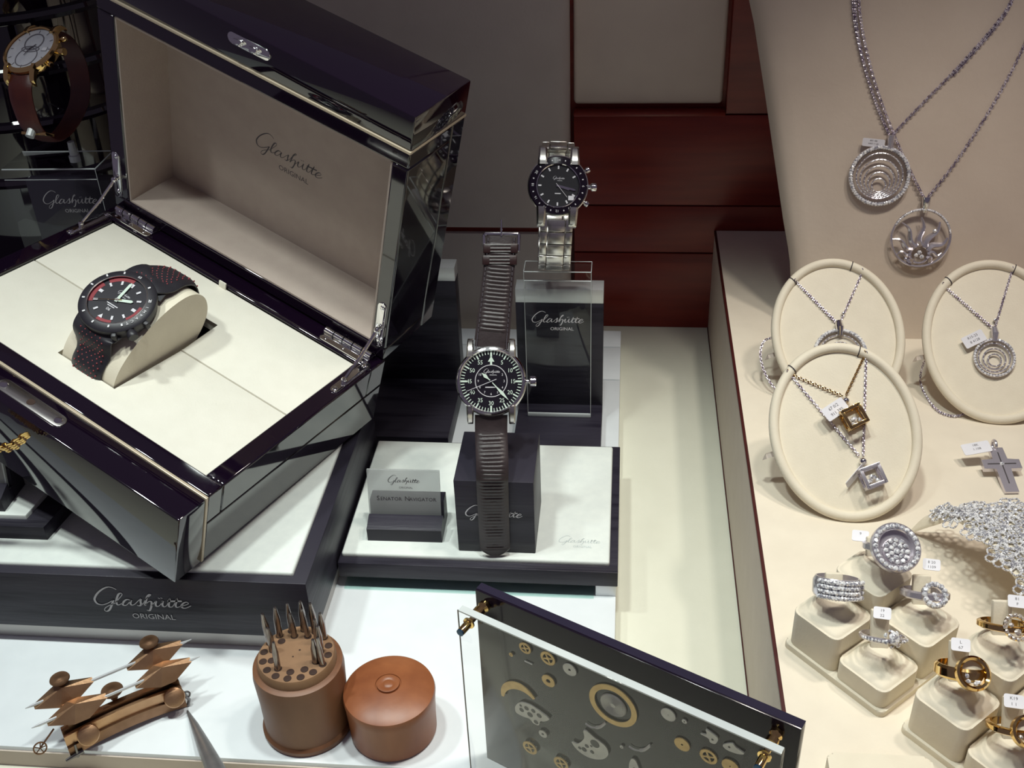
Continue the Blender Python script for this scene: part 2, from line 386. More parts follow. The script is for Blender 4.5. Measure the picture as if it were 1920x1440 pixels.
# ------------------------------------------------------------------ plinth with the word mark, and the box on it
pl = thing('display_plinth', 'long black oak plinth with silver script lettering under the watch box', 'plinth', fm((0, 0, 0)))
bx(-70, -18.1, 46.9, 65.6, 0, 1.36, 0.05).build('foot', SATIN, pl, label='grey metal foot')
bx(-70, -17.85, 46.5, 66, 1.34, 5.72, 0.06).build('body', OAK, pl)
bx(-69.6, -18.75, 47.1, 65.6, 5.55, 6.0, 0.16, seg=3).build('leather_pad', PAD, pl)
Ml = fm((-28.1, 46.47, 3.42), (1, 0, 0), (0, 0, 1))
logo_full(MB(), 6.0, Ml, 1.15).build('lettering', PRINTG, pl, smooth=0, fix=False)

BX = V((0.87012, -0.40205, -0.28504)); BY = V((0.41313, 0.91038, -0.0230)); BZ = V((0.26874, -0.09775, 0.95824))
BO = V((-24.91, 45.95, 6.40))
BM = fm(BO, BX, BY)
box = thing('watch_box', 'open black lacquer watch box with cream lining, tilted on the plinth', 'box', BM)
XL = -24.2
body = MB(); body.box(XL, 0, 1.7, 18.9, 0.0, 3.2, 0.0)
for a in ((XL, 0, 1.7, 2.95), (XL, 0, 17.2, 18.9), (XL, -22.95, 2.95, 17.2), (-1.3, 0, 2.95, 17.2)):
    body.box(a[0], a[1], a[2], a[3], 3.2, 5.45, 0.0)
bo = body.build('body', LACQ, box)
mod = bo.modifiers.new('round', 'BEVEL'); mod.width = 0.0012; mod.segments = 2; mod.limit_method = 'ANGLE'
fs = bx(XL, 0, -0.6, 1.55, 0.0, 5.38, 0.12).build('front_board', LACQ, box)
bx(XL-0.02, 0.03, 1.53, 1.72, 0.0, 5.47, 0.03).build('inlay_strip', INLAY, box, label='pale inlay line')
hx0, hx1, hy0, hy1, ym = -14.9, -10.0, 4.6, 13.85, 10.2
MB().prism([(-22.9, 3.0), (-1.35, 3.0), (-1.35, ym-.04), (hx1, ym-.04), (hx1, hy0), (hx0, hy0), (hx0, ym-.04), (-22.9, ym-.04)], 4.4, 5.25, bev=0.10).build('suede_panel', PANELM, box)
MB().prism([(-22.9, ym+.04), (hx0, ym+.04), (hx0, hy1), (hx1, hy1), (hx1, ym+.04), (-1.35, ym+.04), (-1.35, 17.15), (-22.9, 17.15)], 4.4, 5.25, bev=0.10).build('suede_panel', PANELM, box)
bx(-12.95, -12.35, 17.0, 17.12, 5.0, 5.75, 0.03).build('pull_tab', PANELM, box)
lp = MB().prism(rrect(-14.95, -9.7, 0.02, 0.95, 0.45), 5.36, 5.45, bev=0.03).build('lock_plate', STEEL, box, label='chrome lock plate')
for x in (-14.5, -10.15):
    MB().lathe([(0, 5.55), (0.2, 5.53), (0.26, 5.46), (0.26, 5.42)], 20, T(x, 0.48, 0)).build('screw', CHROME, lp)
MB().lathe([(0, 5.47), (0.24, 5.47), (0.26, 5.44)], 20, T(-12.33, 0.48, 0)).build('keyhole', HOLE, lp)
# lid
la = 0.106
E2 = BM.to_3x3() @ V((0, -math.sin(la), math.cos(la)))
HN = BM @ V((0, 18.6, 5.55))
LM = BM.inverted() @ fm(HN, BX, E2)       # lid frame: x along the hinge, y up the lid, z out of the opening
lid_o = bpy.data.objects.new('lid', None); col.objects.link(lid_o); lid_o.parent = box; lid_o.matrix_local = sc(LM)
lm = MB()
for a in ((XL, 0, 0, 1.0), (XL, 0, 15.4, 16.45), (XL, -22.72, 1.0, 15.4), (-1.15, 0, 1.0, 15.4)):
    lm.box(a[0], a[1], a[2], a[3], -4.4, 0)
lm.box(XL, 0, 0, 16.45, -5.8, -4.4)
lo = lm.build('lid_shell', LACQ, lid_o)
mod = lo.modifiers.new('round', 'BEVEL'); mod.width = 0.0012; mod.segments = 2; mod.limit_method = 'ANGLE'
bx(XL, 0, 16.6, 18.9, -5.8, -0.06, 0.12).build('lid_front_board', LACQ, lid_o)
bx(XL-0.02, 0.03, 16.43, 16.62, -5.82, 0.03, 0.03).build('inlay_strip', INLAY, lid_o)
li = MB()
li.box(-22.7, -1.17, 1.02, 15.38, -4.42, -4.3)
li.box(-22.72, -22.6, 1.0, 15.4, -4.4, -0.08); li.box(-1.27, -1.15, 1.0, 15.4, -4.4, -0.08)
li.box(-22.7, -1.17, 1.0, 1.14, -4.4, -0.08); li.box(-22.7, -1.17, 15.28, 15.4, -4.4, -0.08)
li.build('lining', LINING_SHADED, lid_o, label='cream suede lining')
logo_full(MB(), 5.7, T(-11.95, 7.75, -4.3), 0.9).build('lettering', PRINTK, lid_o, smooth=0, fix=False)
kp = MB().prism(rrect(-13.4, -10.2, 17.75, 18.5, 0.37), -0.08, 0.02, bev=0.02); kp.box(-12.8, -12.2, 17.95, 18.3, 0.0, 0.28, 0.06); kp.box(-11.6, -11.0, 17.95, 18.3, 0.0, 0.28, 0.06)
kp.build('lock_catch', CHROME, lid_o, label='chrome lock catch')
for x0, x1 in ((-23.6, -19.9), (-4.6, -0.7)):
    h = MB(); h.prism(rrect(x0, x1, 17.35, 18.85, 0.3), 5.43, 5.56, bev=0.04)
    for i in range(5):
        a = x0+(x1-x0)*i/5; h.tube([(a+.04, 18.2, 5.72), (a+(x1-x0)/5-.04, 18.2, 5.72)], 0.26, 12)
    for i in range(3): h.ball((x0+.5+(x1-x0-1)*i/2, 17.62, 5.56), 0.13, 10, sq=(1, 1, .5))
    h.build('hinge', CHROME, box, label='chrome hinge')
for x in (-23.65, -0.55):
    a = MB().prism(rrect(x-.3, x+.3, 13.7, 17.7, 0.29), 5.43, 5.53, bev=0.03)
    for y in (14.0, 17.3): a.ball((x, y, 5.53), 0.2, 12, sq=(1, 1, .5))
    P1 = V((x, 14.9, 5.75)); P2 = LM @ V((x-0.05, 2.6, 0.3))
    a.tube([P1-V((0, 0, .25)), P1], 0.16, 10)
    a.build('stay_plate', CHROME, box)
    a = MB(); a.tube([P1, P1+(P2-P1)*0.5+V((0, .12, -.1)), P2], [0.1, 0.13, 0.12], 8); a.ball(P1, 0.2, 10); a.ball(P2, 0.24, 10)
    a.build('stay_arm', CHROME, box)
    b = MB().prism(rrect(x-.36, x+.30, 1.0, 4.8, 0.3), -0.06, 0.06, bev=0.03); b.ball((x, 4.45, .06), .18, 12, sq=(1, 1, .5)); b.ball((x, 1.5, .06), .18, 12, sq=(1, 1, .5))
    b.build('lid_stay_plate', CHROME, lid_o)
# ------------------------------------------------------------------ watch helpers
def disc(mb, r, z, n=64, M=None): return mb.lathe([(0, z), (r, z)], n, M)
def hand(name, L, wd, tail, ang, z, mt, parent, shape='leaf'):
    if shape == 'leaf': poly = [(-wd*.25, -tail), (wd*.25, -tail), (wd*.3, L*.3), (wd, L*.62), (0, L), (-wd, L*.62), (-wd*.3, L*.3)]
    elif shape == 'baton': poly = [(-wd, -tail), (wd, -tail), (wd, L*.9), (0, L), (-wd, L*.9)]
    else: poly = [(-wd, -tail), (wd, -tail), (wd*.6, L), (-wd*.6, L)]
    return MB().prism(poly, z, z+.03, rz(-math.radians(ang))).build(name, mt, parent, smooth=0)
def lugs(parent, mt, R, half, reach, wdt, h, drop):
    for sx in (-1, 1):
        for sy in (-1, 1):
            m_ = MB(); n = 6; vs = []; fs = []
            pts = [(R*.72, h*.30), (R*.95, h*.25), (reach*.95, -drop*.4), (reach, -drop)]
            sp = spline([(0, a, b) for a, b in pts], 4)
            for i, p in enumerate(sp):
                t = i/(len(sp)-1); w_ = wdt*(1.15-.35*t); th = h*(.55-.25*t)
                for dx, dz in ((-w_, -th), (w_, -th), (w_, th*.5), (w_*.6, th), (-w_*.6, th), (-w_, th*.5)):
                    vs.append((sx*half+dx, sy*p.y, p.z+dz))
            for i in range(len(sp)-1):
                for j in range(6): fs.append((i*6+j, i*6+(j+1) % 6, (i+1)*6+(j+1) % 6, (i+1)*6+j))
            fs += [tuple(range(6)), tuple((len(sp)-1)*6+j for j in range(6))]
            m_.add(vs, fs).build('lug', mt, parent)

# ------------------------------------------------------------------ flat board with the pilot watch
nb = thing('display_board', 'low black oak board with white leather pad carrying the pilot watch', 'board', fm((0, 0, 0)))
bx(-17.75, 0.2, 52.4, 65.85, 0.92, 2.1, 0.05).build('frame', OAKX, nb)
bx(-17.6, -0.33, 53.0, 65.45, 1.95, 2.42, 0.15, seg=3).build('leather_pad', PAD, nb)
bx(-1.2, 0.12, 52.5, 54.2, 0.0, 0.94, 0.05).build('foot', SILVER, nb, label='aluminium corner foot')
bx(-17.5, -1.4, 53.4, 65, 0.3, 0.94).build('underside', OAKX, nb)
logo_full(MB(), 2.7, fm((-2.3, 54.75, 2.42), (1, 0, 0), (0, 1, 0)), 0.9).build('lettering', EMBOSS, nb, smooth=0, fix=False)
bx(-17.5, -1.3, 52.2, 64, 0.02, 0.14, 0.02).build('glass_sheet', GREENG); tag(bpy.data.objects['glass_sheet'], 'thin green-edged glass sheet under the pilot watch board', 'glass')

blk = thing('watch_stand', 'black oak block stand with silver lettering behind the pilot watch strap', 'stand', fm((0, 0, 0)))
bx(-10.02, -5.06, 53.6, 58.85, 2.43, 8.12, 0.05).build('block', OAK, blk)
logo_full(MB(), 3.6, fm((-7.6, 53.57, 5.35), (1, 0, 0), (0, 0, 1)), 1.2, sub=False).build('lettering', PRINTW, blk, smooth=0, fix=False)
NW = V((-7.771, 56.783, 13.382))
NM = fm(NW, CR, -CD)                        # dial plane faces the viewer
def nl(x, y, z=0): return NM @ V((x, y, z))
sup = MB(); q0, q1 = nl(0.0, -4.2, -.85), nl(0.45, 6.6, -.85)
ribbon(sup, [q0+(q1-q0)*i/6 for i in range(7)], CR, lambda t: 0.55, lambda t, u: 0.12, 2, up=-CF)
sup.tube([V((-7.5, 56.2, 8.0)), nl(0, -2.0, -1.2)], 0.35, 10)
sup.build('support_arm', OAK, blk)

nav = thing('pilot_watch', 'steel pilot watch with black dial and dark brown ribbed leather strap', 'watch', NM)
R0 = 2.18
MB().lathe([(0, -.55), (1.75, -.55), (1.95, -.45), (2.05, -.1), (2.1, .12), (1.9, .2), (0, .05)], 64).build('case', STEEL, nav)
MB().lathe([(1.83, .22), (1.9, .36), (1.96, .40), (2.06, .36), (2.14, .22), (2.16, .08), (2.1, .05)], 72).build('bezel', CHROME, nav)
disc(MB(), 1.9, .21).build('dial', DIAL, nav)
tk = MB()
for i in range(60):
    a = math.radians(6*i); big = i % 5 == 0; q = i % 15 == 0
    w_ = .055 if q else (.04 if big else .022); l_ = .36 if q else (.30 if big else .2)
    tk.box(-w_, w_, 1.84-l_, 1.84, .215, .235, M=rz(-a))
tk.torus(1.86, .018, 72, 4, T(0, 0, .22))
tk.build('minute_track', LUME, nav, smooth=0)
nm = MB()
for i in range(1, 12):
    a = math.radians(30*i); r = 1.33
    text_mesh(nm, str(5*i), .36, T(r*math.sin(a), r*math.cos(a)-.12, .22), sx=.92)
nm.prism([(-.2, 1.2), (-.06, 1.2), (-.06, 1.0), (.06, 1.0), (.06, 1.2), (.2, 1.2), (0, 1.55)], .215, .235)
nm.build('numerals', LUME, nav, smooth=0)
im = MB(); im.torus(.97, .025, 60, 4, T(0, .02, .225))
for i in (2, 3, 4, 5, 6, 7, 8, 9, 10):
    a = math.radians(30*i); text_mesh(im, str(i), .2, T(.79*math.sin(a), .79*math.cos(a)-.05, .22))
logo_full(im, 1.0, T(.05, .52, .215), 1.1)
im.box(-.36, .3, -.39, -.33, .215, .225)
im.build('hour_ring', PRINTW, nav, smooth=0)
hand('hour_hand', .78, .11, .0, 312, .26, LUME, nav); hand('minute_hand', 1.58, .10, .1, 137, .30, LUME, nav)
hand('second_hand', 1.65, .018, .35, 248, .34, PRINTW, nav, 'stick')
MB().lathe([(0, .36), (.09, .36), (.09, .22)], 16).build('hand_hub', DIAL, nav)
MB().lathe([(1.84, .33), (1.2, .40), (0, .43)], 48).build('crystal', CRYST, nav, fix=False)
lugs(nav, STEEL, 2.1, 1.28, 2.62, .2, .55, .35)
cr = MB(); MX = Matrix.Rotation(PI/2, 4, 'Y')
cr.lathe([(0, 2.75), (.26, 2.75), (.3, 2.68), (.3, 2.4), (.2, 2.35), (.12, 2.3), (.12, 2.05)], 20, MX)
for i in range(16):
    a = 2*PI*i/16; cr.box(2.4, 2.7, -.02, .02, .29, .325, M=Matrix.Rotation(a, 4, 'X'))
cr.build('crown', CHROME, nav)
def ribbed(n, lo, hi, t0=.16, amp=.07):
    def f(t, u):
        e = (1-abs(u)**6)
        r = 0.0
        if lo < t < hi and abs(u) < .74:
            r = amp*(abs(math.sin(PI*n*(t-lo)/(hi-lo)))**.6)*(1-(abs(u)/.74)**6)
        return t0*e*.9+.02+r
    return f
up = spline([(0, 2.05, -.05), (.08, 2.9, -.06), (.28, 4.9, -.15), (.48, 7.0, -.25), (.62, 8.9, -.35)], 60)
ribbon(MB(), up, V((1, 0, 0)), lambda t: 1.08-.16*t if t > .06 else 1.02, ribbed(22, .14, .93), 16, up=V((0, 0, 1))).build('upper_strap', LEATH, nav)
NI = NM.inverted()
e_ = NI @ V((-7.53, 53.25, 8.75)); f_ = NI @ V((-7.55, 53.22, 7.9)); g_ = NI @ V((-7.58, 53.2, 5.2)); h_ = NI @ V((-7.60, 53.2, 2.62))
lw = spline([(0, -2.05, -.05), (0, -3.2, -.1), (e_+V((0, .9, 0.0)))*1.0, e_, f_, g_, h_], 36)
ribbon(MB(), lw, V((1, 0, 0)), lambda t: (1.0-.05*t) if t < .95 else .95-.5*((t-.95)/.05)**2, ribbed(34, .12, .95), 16, up=V((0, -.2, 1))).build('lower_strap', LEATH, nav)
st = MB()
for i in range(6, len(up)-8, 9):
    t = i/(len(up)-1); hw = (1.08-.16*t)*.86
    for sx in (-1, 1): st.box(up[i].x+sx*hw-.025, up[i].x+sx*hw+.025, up[i].y-.11, up[i].y+.09, up[i].z+.13, up[i].z+.185)
st.build('stitching', PRINTK, nav, kind='stuff')
for i in (0.80, 0.885):
    p = up[int(i*(len(up)-1))]; k = MB(); k.box(p.x-1.06, p.x+1.06, p.y-.30, p.y+.30, p.z-.2, p.z+.26, .08)
    for q in (-.2, 0, .2): k.tube([(p.x-.62, p.y+q, p.z+.26), (p.x+.62, p.y+q, p.z+.26)], .06, 6)
    k.build('strap_keeper', KEEP, nav)
p = up[-1]; bk = MB()
bk.tube([(p.x-1.05, p.y-.9, p.z+.05), (p.x-1.08, p.y+.1, p.z+.05), (p.x-1.0, p.y+.18, p.z+.05), (p.x+1.0, p.y+.18, p.z+.05), (p.x+1.08, p.y+.1, p.z+.05), (p.x+1.05, p.y-.9, p.z+.05)], .1, 8)
bk.tube([(p.x, p.y, p.z+.15), (p.x, p.y+1.0, p.z+.35)], [.06, .045], 8); bk.ball((p.x, p.y+.42, p.z+.2), .09)
bk.build('buckle', CHROME, nav)

# name card
ch = thing('card_holder', 'small black oak card holder in front of the block stand', 'holder', fm((-13.65, 54.3, 2.43), (1, .01, 0), (0, 0, 1)))
hp = MB(); pr_ = [(0, 0), (2.75, 0), (2.75, 2.0), (1.75, 2.0), (1.5, .85), (1.15, .85), (1.15, 1.3), (.95, 1.3), (0, .95)]
MP = Matrix(((0, 0, 1, 0), (0, 1, 0, 0), (-1, 0, 0, 0), (0, 0, 0, 1)))
hp.prism(pr_, -2.45, 2.45, MP).build('block', OAK, ch)
CM = fm((-13.75, 55.66, 3.32), (1, .01, 0), (0, .21, .978))
cd = thing('name_card', 'frosted acrylic name card lettered SENATOR NAVIGATOR', 'card', CM)
bx(-2.38, 2.38, 0, 3.5, 0, .18, .02).build('plate', CARD, cd)
logo(MB(), 2.1, CM.inverted() @ CM @ T(0.05, 2.62, .19), 1.1).build('script_lettering', PRINTK, cd, smooth=0, fix=False)
tx = MB(); text_mesh(tx, 'ORIGINAL', .2, T(.15, 2.2, .2)); text_mesh(tx, 'S', .46, T(-1.72, 1.32, .2)); text_mesh(tx, 'ENATOR', .36, T(-.86, 1.32, .2))
text_mesh(tx, 'N', .46, T(.20, 1.32, .2)); text_mesh(tx, 'AVIGATOR', .36, T(1.22, 1.32, .2)); tx.build('lettering', PRINTK, cd, smooth=0, fix=False)

# ------------------------------------------------------------------ tall black stands behind
def l_stand(label, x0, x1, yf, yu, group=None):
    o = thing('upright_stand', label, 'stand', fm((0, 0, 0)))
    bx(x0, x1, yf, yu+1.55, 0.01, 1.5, .04).build('base', OAKX, o)
    bx(x0, x1, yu, yu+1.5, 1.5, 10.5, .04).build('upright', OAK, o)
    bx(x0, x1, yu, yu+1.5, 10.5, 11.66, .04).build('cap', SILVER, o, label='brushed aluminium cap')
    return o
l_stand('black upright stand behind the steel watch and its acrylic block', -7.75, -1.24, 66.2, 72.1)
l_stand('black upright stand half hidden behind the open box lid', -19.4, -12.7, 67.2, 75.35)
ac = thing('acrylic_block', 'clear acrylic block lettered in white below the steel watch', 'block', fm((-4.5, 70.34, 1.5)))
bx(-2.42, 2.42, 0, 1.72, .02, 12.5, .08).build('block', CLEAR, ac, fix=True)
logo_full(MB(), 3.8, fm((0, -.02, 8.35), (1, 0, 0), (0, 0, 1)), .9).build('lettering', PRINTW, ac, smooth=0, fix=False)
bx(-2.42, 2.42, -.02, .1, .02, .35, .02).build('bottom_edge', FROST, ac)
ed = MB()
for z in (12.46, 11.75): ed.tube([(-2.4, .02, z), (2.4, .02, z)], .035, 6)
ed.tube([(-2.4, 1.68, 12.46), (2.4, 1.68, 12.46)], .03, 6)
for x in (-2.4, 2.4): ed.tube([(x, .02, .1), (x, .02, 12.45)], .022, 6); ed.tube([(x, .05, 12.46), (x, 1.65, 12.46)], .025, 6)
ed.build('edge_highlights', FROST, ac)  # pale opaque tubes added to imitate highlights along the clear edges

# steel watch on the acrylic block
WM = fm((-4.40, 70.6, 20.35), CR*0.995+CD*0.03, -CD*0.93-CF*(-.12)*0+V((0, 0, .12)))
sw = thing('steel_diver_watch', 'steel watch with black numbered bezel and metal bracelet on acrylic block', 'watch', WM)
MB().lathe([(0, -.6), (1.6, -.6), (1.85, -.45), (1.98, -.05), (1.98, .1), (0, .1)], 64).build('case', STEEL, sw)
MB().lathe([(1.45, .34), (1.5, .40), (1.92, .30), (2.0, .2), (2.0, .05)], 72).build('bezel', BLKAC, sw)
MB().lathe([(1.98, .22), (2.06, .16), (2.06, .04), (1.98, 0)], 72).build('bezel_grip', STEEL, sw)
MB().torus(1.47, .06, 60, 6, T(0, 0, .34)).build('inner_ring', CHROME, sw)
disc(MB(), 1.45, .25).build('dial', GDIAL, sw)
bz = MB()
for i in range(24):
    a = math.radians(15*i); r = 1.72
    Mn = rz(-a) @ T(0, r, .365) @ Matrix.Rotation(-.22, 4, 'X')
    if i % 2 == 0: text_mesh(bz, str(i if i else 24), .24, Mn @ T(0, -.09, 0))
    else: bz.box(-.035, .035, -.05, .05, 0, .012, M=Mn)
for i in range(12):
    a = math.radians(30*i)
    if i not in (3, ): bz.box(-.05, .05, 1.12, 1.34, .255, .275, M=rz(-a))
logo_full(bz, .8, T(.05, .45, .25), 1.2); bz.box(-.2, .2, -.55, -.49, .25, .26)
bz.build('markings', PRINTW, sw, smooth=0)
hand('hour_hand', .85, .07, .1, 107, .28, CHROME, sw, 'baton'); hand('minute_hand', 1.25, .06, .1, 103, .31, CHROME, sw, 'baton'); hand('second_hand', 1.0, .015, .2, 140, .34, PRINTW, sw, 'stick')
bx(.72, 1.1, -.95, -.65, .255, .275).build('date_window', PRINTW, sw, smooth=0)
MB().lathe([(1.45, .36), (.9, .42), (0, .45)], 48).build('crystal', CRYST, sw, fix=False)
cr = MB(); cr.lathe([(0, 2.62), (.24, 2.62), (.28, 2.55), (.28, 2.3), (.16, 2.2), (.16, 1.9)], 20, MX); cr.build('crown', CHROME, sw)
for sy in (-1, 1):
    g = MB(); g.lathe([(0, 2.42), (.17, 2.42), (.2, 2.36), (.2, 2.2), (.12, 2.1), (.12, 1.8)], 16, rz(sy*.52) @ MX); g.build('pusher', CHROME, sw)
lugs(sw, STEEL, 1.98, 1.08, 2.75, .3, .55, .55)
# bracelet: loop from the lower lugs down round the holder and back up
loop = spline([(0, -2.2, -.25), (0, -3.2, -.5), (0, -4.1, -.95), (0, -4.9, -1.6), (0, -5.4, -2.7), (0, -4.9, -4.0), (0, -3.2, -5.0), (0, 0, -5.2), (0, 2.0, -4.2), (0, 3.05, -2.4), (0, 2.95, -1.2), (0, 2.35, -.4)], 24)
P = resample(loop, .86)
lk0 = None
for i in range(len(P)-1):
    c = (P[i]+P[i+1])/2; t = (P[i+1]-P[i]); F = fm(c, (1, 0, 0), -t); hw = 0
    if lk0 is None:
        lk0 = []
        for x0, x1, zz in ((-.58, .58, .06), (-1.12, -.62, 0), (.62, 1.12, 0)):
            lk0.append(bx(x0, x1, -.41, .41, -.17+zz*.3, .15+zz, .06).build('bracelet_link', STEEL, sw, M=F))
    else:
        for o in lk0: inst(o, sw, F)
cl = MB(); cl.lathe([(.34, 0), (.34, .5), (.22, .55), (.2, 1.1), (0, 1.1)], 20).build('peg', FROST, ac, M=T(0, 0.9, 12.5), label='clear plastic peg')

# ------------------------------------------------------------------ black and red watch on its cushion in the box
cu = thing('watch_cushion', 'cream suede watch cushion standing in the box recess', 'cushion', BM)
prof = spline([(V((0, y, z))) for y, z in ((4.95, 4.3), (5.0, 5.9), (6.5, 7.5), (8.8, 8.7), (11.0, 9.0), (12.4, 8.2), (12.8, 6.7), (12.0, 5.1), (10.2, 3.7), (7.0, 3.3))], 6, closed=True)
MY = Matrix(((0, 0, 1, 0), (1, 0, 0, 0), (0, 1, 0, 0), (0, 0, 0, 1)))
MB().prism([(p.y, p.z) for p in prof], -14.5, -10.25, MY, bev=0.12).build('pillow', CUSH, cu)
c0 = V((-12.62, 7.5, 8.85)); RM = BM @ fm(c0, (1, 0.0, 0), (0, .93, .34))
rw = thing('rubber_watch', 'black sports watch with red dial sectors on the cream cushion', 'watch', RM)
MB().lathe([(0, -.75), (1.9, -.75), (2.2, -.55), (2.32, -.1), (2.3, .15), (0, .15)], 64).build('case', RUBBER, rw)
MB().lathe([(1.78, .42), (1.84, .46), (2.18, .40), (2.34, .26), (2.36, .05), (2.3, -.1)], 72).build('bezel', RUBBER, rw)
MB().torus(1.80, .05, 60, 6, T(0, 0, .43)).build('inner_ring', STEEL, rw)
disc(MB(), 1.8, .3).build('dial', DIAL, rw)
rs = MB()
for a0, a1 in ((300, 356), (75, 118), (150, 185), (236, 288)):
    n = 10; vs = []; fs_ = []
    for i in range(n+1):
        a = math.radians(a0+(a1-a0)*i/n)
        for r in (1.48, 1.74): vs.append((r*math.sin(a), r*math.cos(a), .312))
    for i in range(n): fs_.append((2*i, 2*i+1, 2*i+3, 2*i+2))
    rs.add(vs, fs_)
rs.build('red_sectors', REDR, rw, smooth=0)
mk = MB()
for i in range(12):
    a = math.radians(30*i)
    if i == 6: mk.prism([(-.16, -1.5), (.16, -1.5), (0, -1.22)], .32, .345)
    else:
        w_ = .1 if i % 3 == 0 else .065
        mk.box(-w_, w_, 1.18, 1.46, .32, .345, M=rz(-a))
logo_full(mk, .95, T(.05, .5, .31), 1.2); mk.box(-.45, .4, -.43, -.37, .31, .32); mk.box(-.3, .25, -.55, -.5, .31, .32); text_mesh(mk, '06', .3, T(0, -.86, .33))
for ch_, a in zip('IMPACT', range(6)): text_mesh(mk, ch_, .27, rz(-math.radians(74+9*a)) @ T(0, 1.93, .475))
for a in (30, 60, 128, 150, 180, 210, 240, 270, 300, 330): mk.box(-.05, .05, 1.93, 2.1, .44, .475, M=rz(-math.radians(a)))
text_mesh(mk, '20', .27, rz(-math.radians(60)) @ T(0, 1.93, .475)); text_mesh(mk, '60', .25, T(0, 1.93, .475))
mk.build('markings', PRINTW, rw, smooth=0)
hand('hour_hand', 1.0, .1, .15, 65, .35, LUME, rw, 'baton'); hand('minute_hand', 1.45, .09, .15, -5, .38, LUME, rw, 'baton'); hand('second_hand', 1.5, .02, .3, 238, .41, GOLD, rw, 'stick')
MB().lathe([(0, .43), (.12, .43), (.12, .3)], 16).build('hand_hub', STEEL, rw)
MB().lathe([(1.78, .43), (1.1, .49), (0, .52)], 48).build('crystal', CRYST, rw, fix=False)
cr = MB(); cr.lathe([(0, 2.85), (.28, 2.85), (.32, 2.78), (.32, 2.5), (.25, 2.4), (.25, 2.1)], 18, rz(-.5) @ MX)
for s_ in (-1, 1): cr.box(2.1, 2.6, -.16, .16, -.35, .2, .08, M=rz(-.5+.42*s_))
cr.build('crown', RUBBER, rw)
RI = RM.inverted() @ BM
def bp(y, z): return RI @ V((-12.4, y, z))
up = spline([V((0, 1.6, -.25)), V((0, 2.5, -.35)), bp(10.4, 9.35), bp(11.5, 9.15), bp(12.7, 8.35), bp(13.05, 6.9), bp(12.4, 5.2), bp(11.4, 4.1)], 10)
ribbon(MB(), up, V((1, 0, 0)), lambda t: 1.75-.55*min(1, t*2.2), lambda t, u: .22*(1-abs(u)**4)+.03, 10, up=lambda t: V((0, .3, 1)) if t < .55 else V((0, 1, .0))).build('upper_strap', RUBBER, rw)
dn = spline([V((0, -1.6, -.25)), V((0, -2.35, -.5)), bp(5.3, 6.6), bp(4.75, 5.6), bp(4.72, 4.5), bp(5.2, 3.7)], 10)
ribbon(MB(), dn, V((1, 0, 0)), lambda t: 1.75-.55*min(1, t*2.2), lambda t, u: .22*(1-abs(u)**4)+.03, 10, up=lambda t: V((0, -.8, 1)) if t < .5 else V((0, -1, .4))).build('lower_strap', RUBBER, rw)
pf_ = MB()
for path, sgn in ((up, 1), (dn, -1)):
    for i in range(9, len(path)-14 if sgn > 0 else len(path)-4, 2):
        t = (path[i+1]-path[i-1]).normalized(); nr = V((1, 0, 0)).cross(t)
        if nr.dot(V((0, .4*sgn, 1))) < 0: nr = -nr
        for u in (-.78, -.42, .0, .42, .78):
            sh = .16 if (i//2) % 2 else -.06
            p = path[i]+V((u+sh, 0, 0))+nr*.225; pf_.ball(p, .058, 6)
pf_.build('perforations', REDR, rw, kind='stuff')

# ------------------------------------------------------------------ upper left: gold watch on an acrylic block, black lacquer riser
rs_ = thing('lacquer_riser', 'glossy black curved riser in the dark back corner', 'riser', fm((-50, 88.4, 0.01)))
for r, z0, z1 in ((18, 0, 9.25), (10, 9.25, 42)):
    MB().lathe([(0, z0), (r, z0), (r, z1-.5), (r-.5, z1), (0, z1)], 48, a0=PI, a1=2*PI).build('step', LACQ, rs_)
for z in (17, 21.5, 25.5, 29.5, 34):
    MB().tube([(10.0*math.cos(PI+PI*i/40), 10.0*math.sin(PI+PI*i/40), z) for i in range(41)], .45, 8).build('band', LACQ, rs_)
AL = fm((-41.9, 73.3, 9.3), (1, .03, 0), (0, 0, 1))
ab = thing('acrylic_block', 'dark clear acrylic block under the gold watch in the back corner', 'block', AL)
bx(-3.6, 3.6, 0.02, 11.1, -3.6, 0, .12).build('block', CLEAR, ab)
bx(-3.3, 3.3, .02, 9.2, -3.55, -2.4, .04).build('core', OAK, ab)
fe = MB(); fe.tube([(-3.5, 11.05, -.03), (3.5, 11.05, -.03)], .06, 6); fe.tube([(-3.5, 10.25, 0), (3.5, 10.25, 0)], .03, 6); fe.tube([(3.55, 11.05, 0), (3.55, 11.05, -3.5)], .05, 6)
fe.tube([(-3.5, 11.08, -3.55), (3.5, 11.08, -3.55)], .04, 6); fe.tube([(3.55, .1, 0), (3.55, 11.0, 0)], .025, 6)
fe.build('edge_highlights', FROST, ab)  # light tubes laid on the block in place of bright edge reflections
logo_full(MB(), 4.2, T(1.1, 8.35, .02), .9).build('lettering', PRINTG, ab, smooth=0, fix=False)
MB().lathe([(.4, 0), (.4, .45), (.3, .5), (.25, 1.5), (0, 1.5)], 20, Matrix.Rotation(-PI/2, 4, 'X')).build('peg', FROST, ab, M=T(1.5, 11.1, -1.5))
GM = fm((-40.6, 73.2, 29.0), CR*.96+CD*.26, None, -CF*.82-CD*.45-CR*.22)
gw = thing('gold_dress_watch', 'gold watch with silver two-register dial and brown strap in the back corner', 'watch', GM)
MB().lathe([(0, -.6), (1.7, -.6), (1.95, -.4), (2.05, 0), (2.0, .15), (0, .1)], 64).build('case', GOLD, gw)
MB().lathe([(1.78, .3), (1.86, .4), (2.0, .36), (2.12, .2), (2.1, 0)], 72).build('bezel', GOLD, gw)
disc(MB(), 1.8, .22).build('dial', SDIAL, gw)
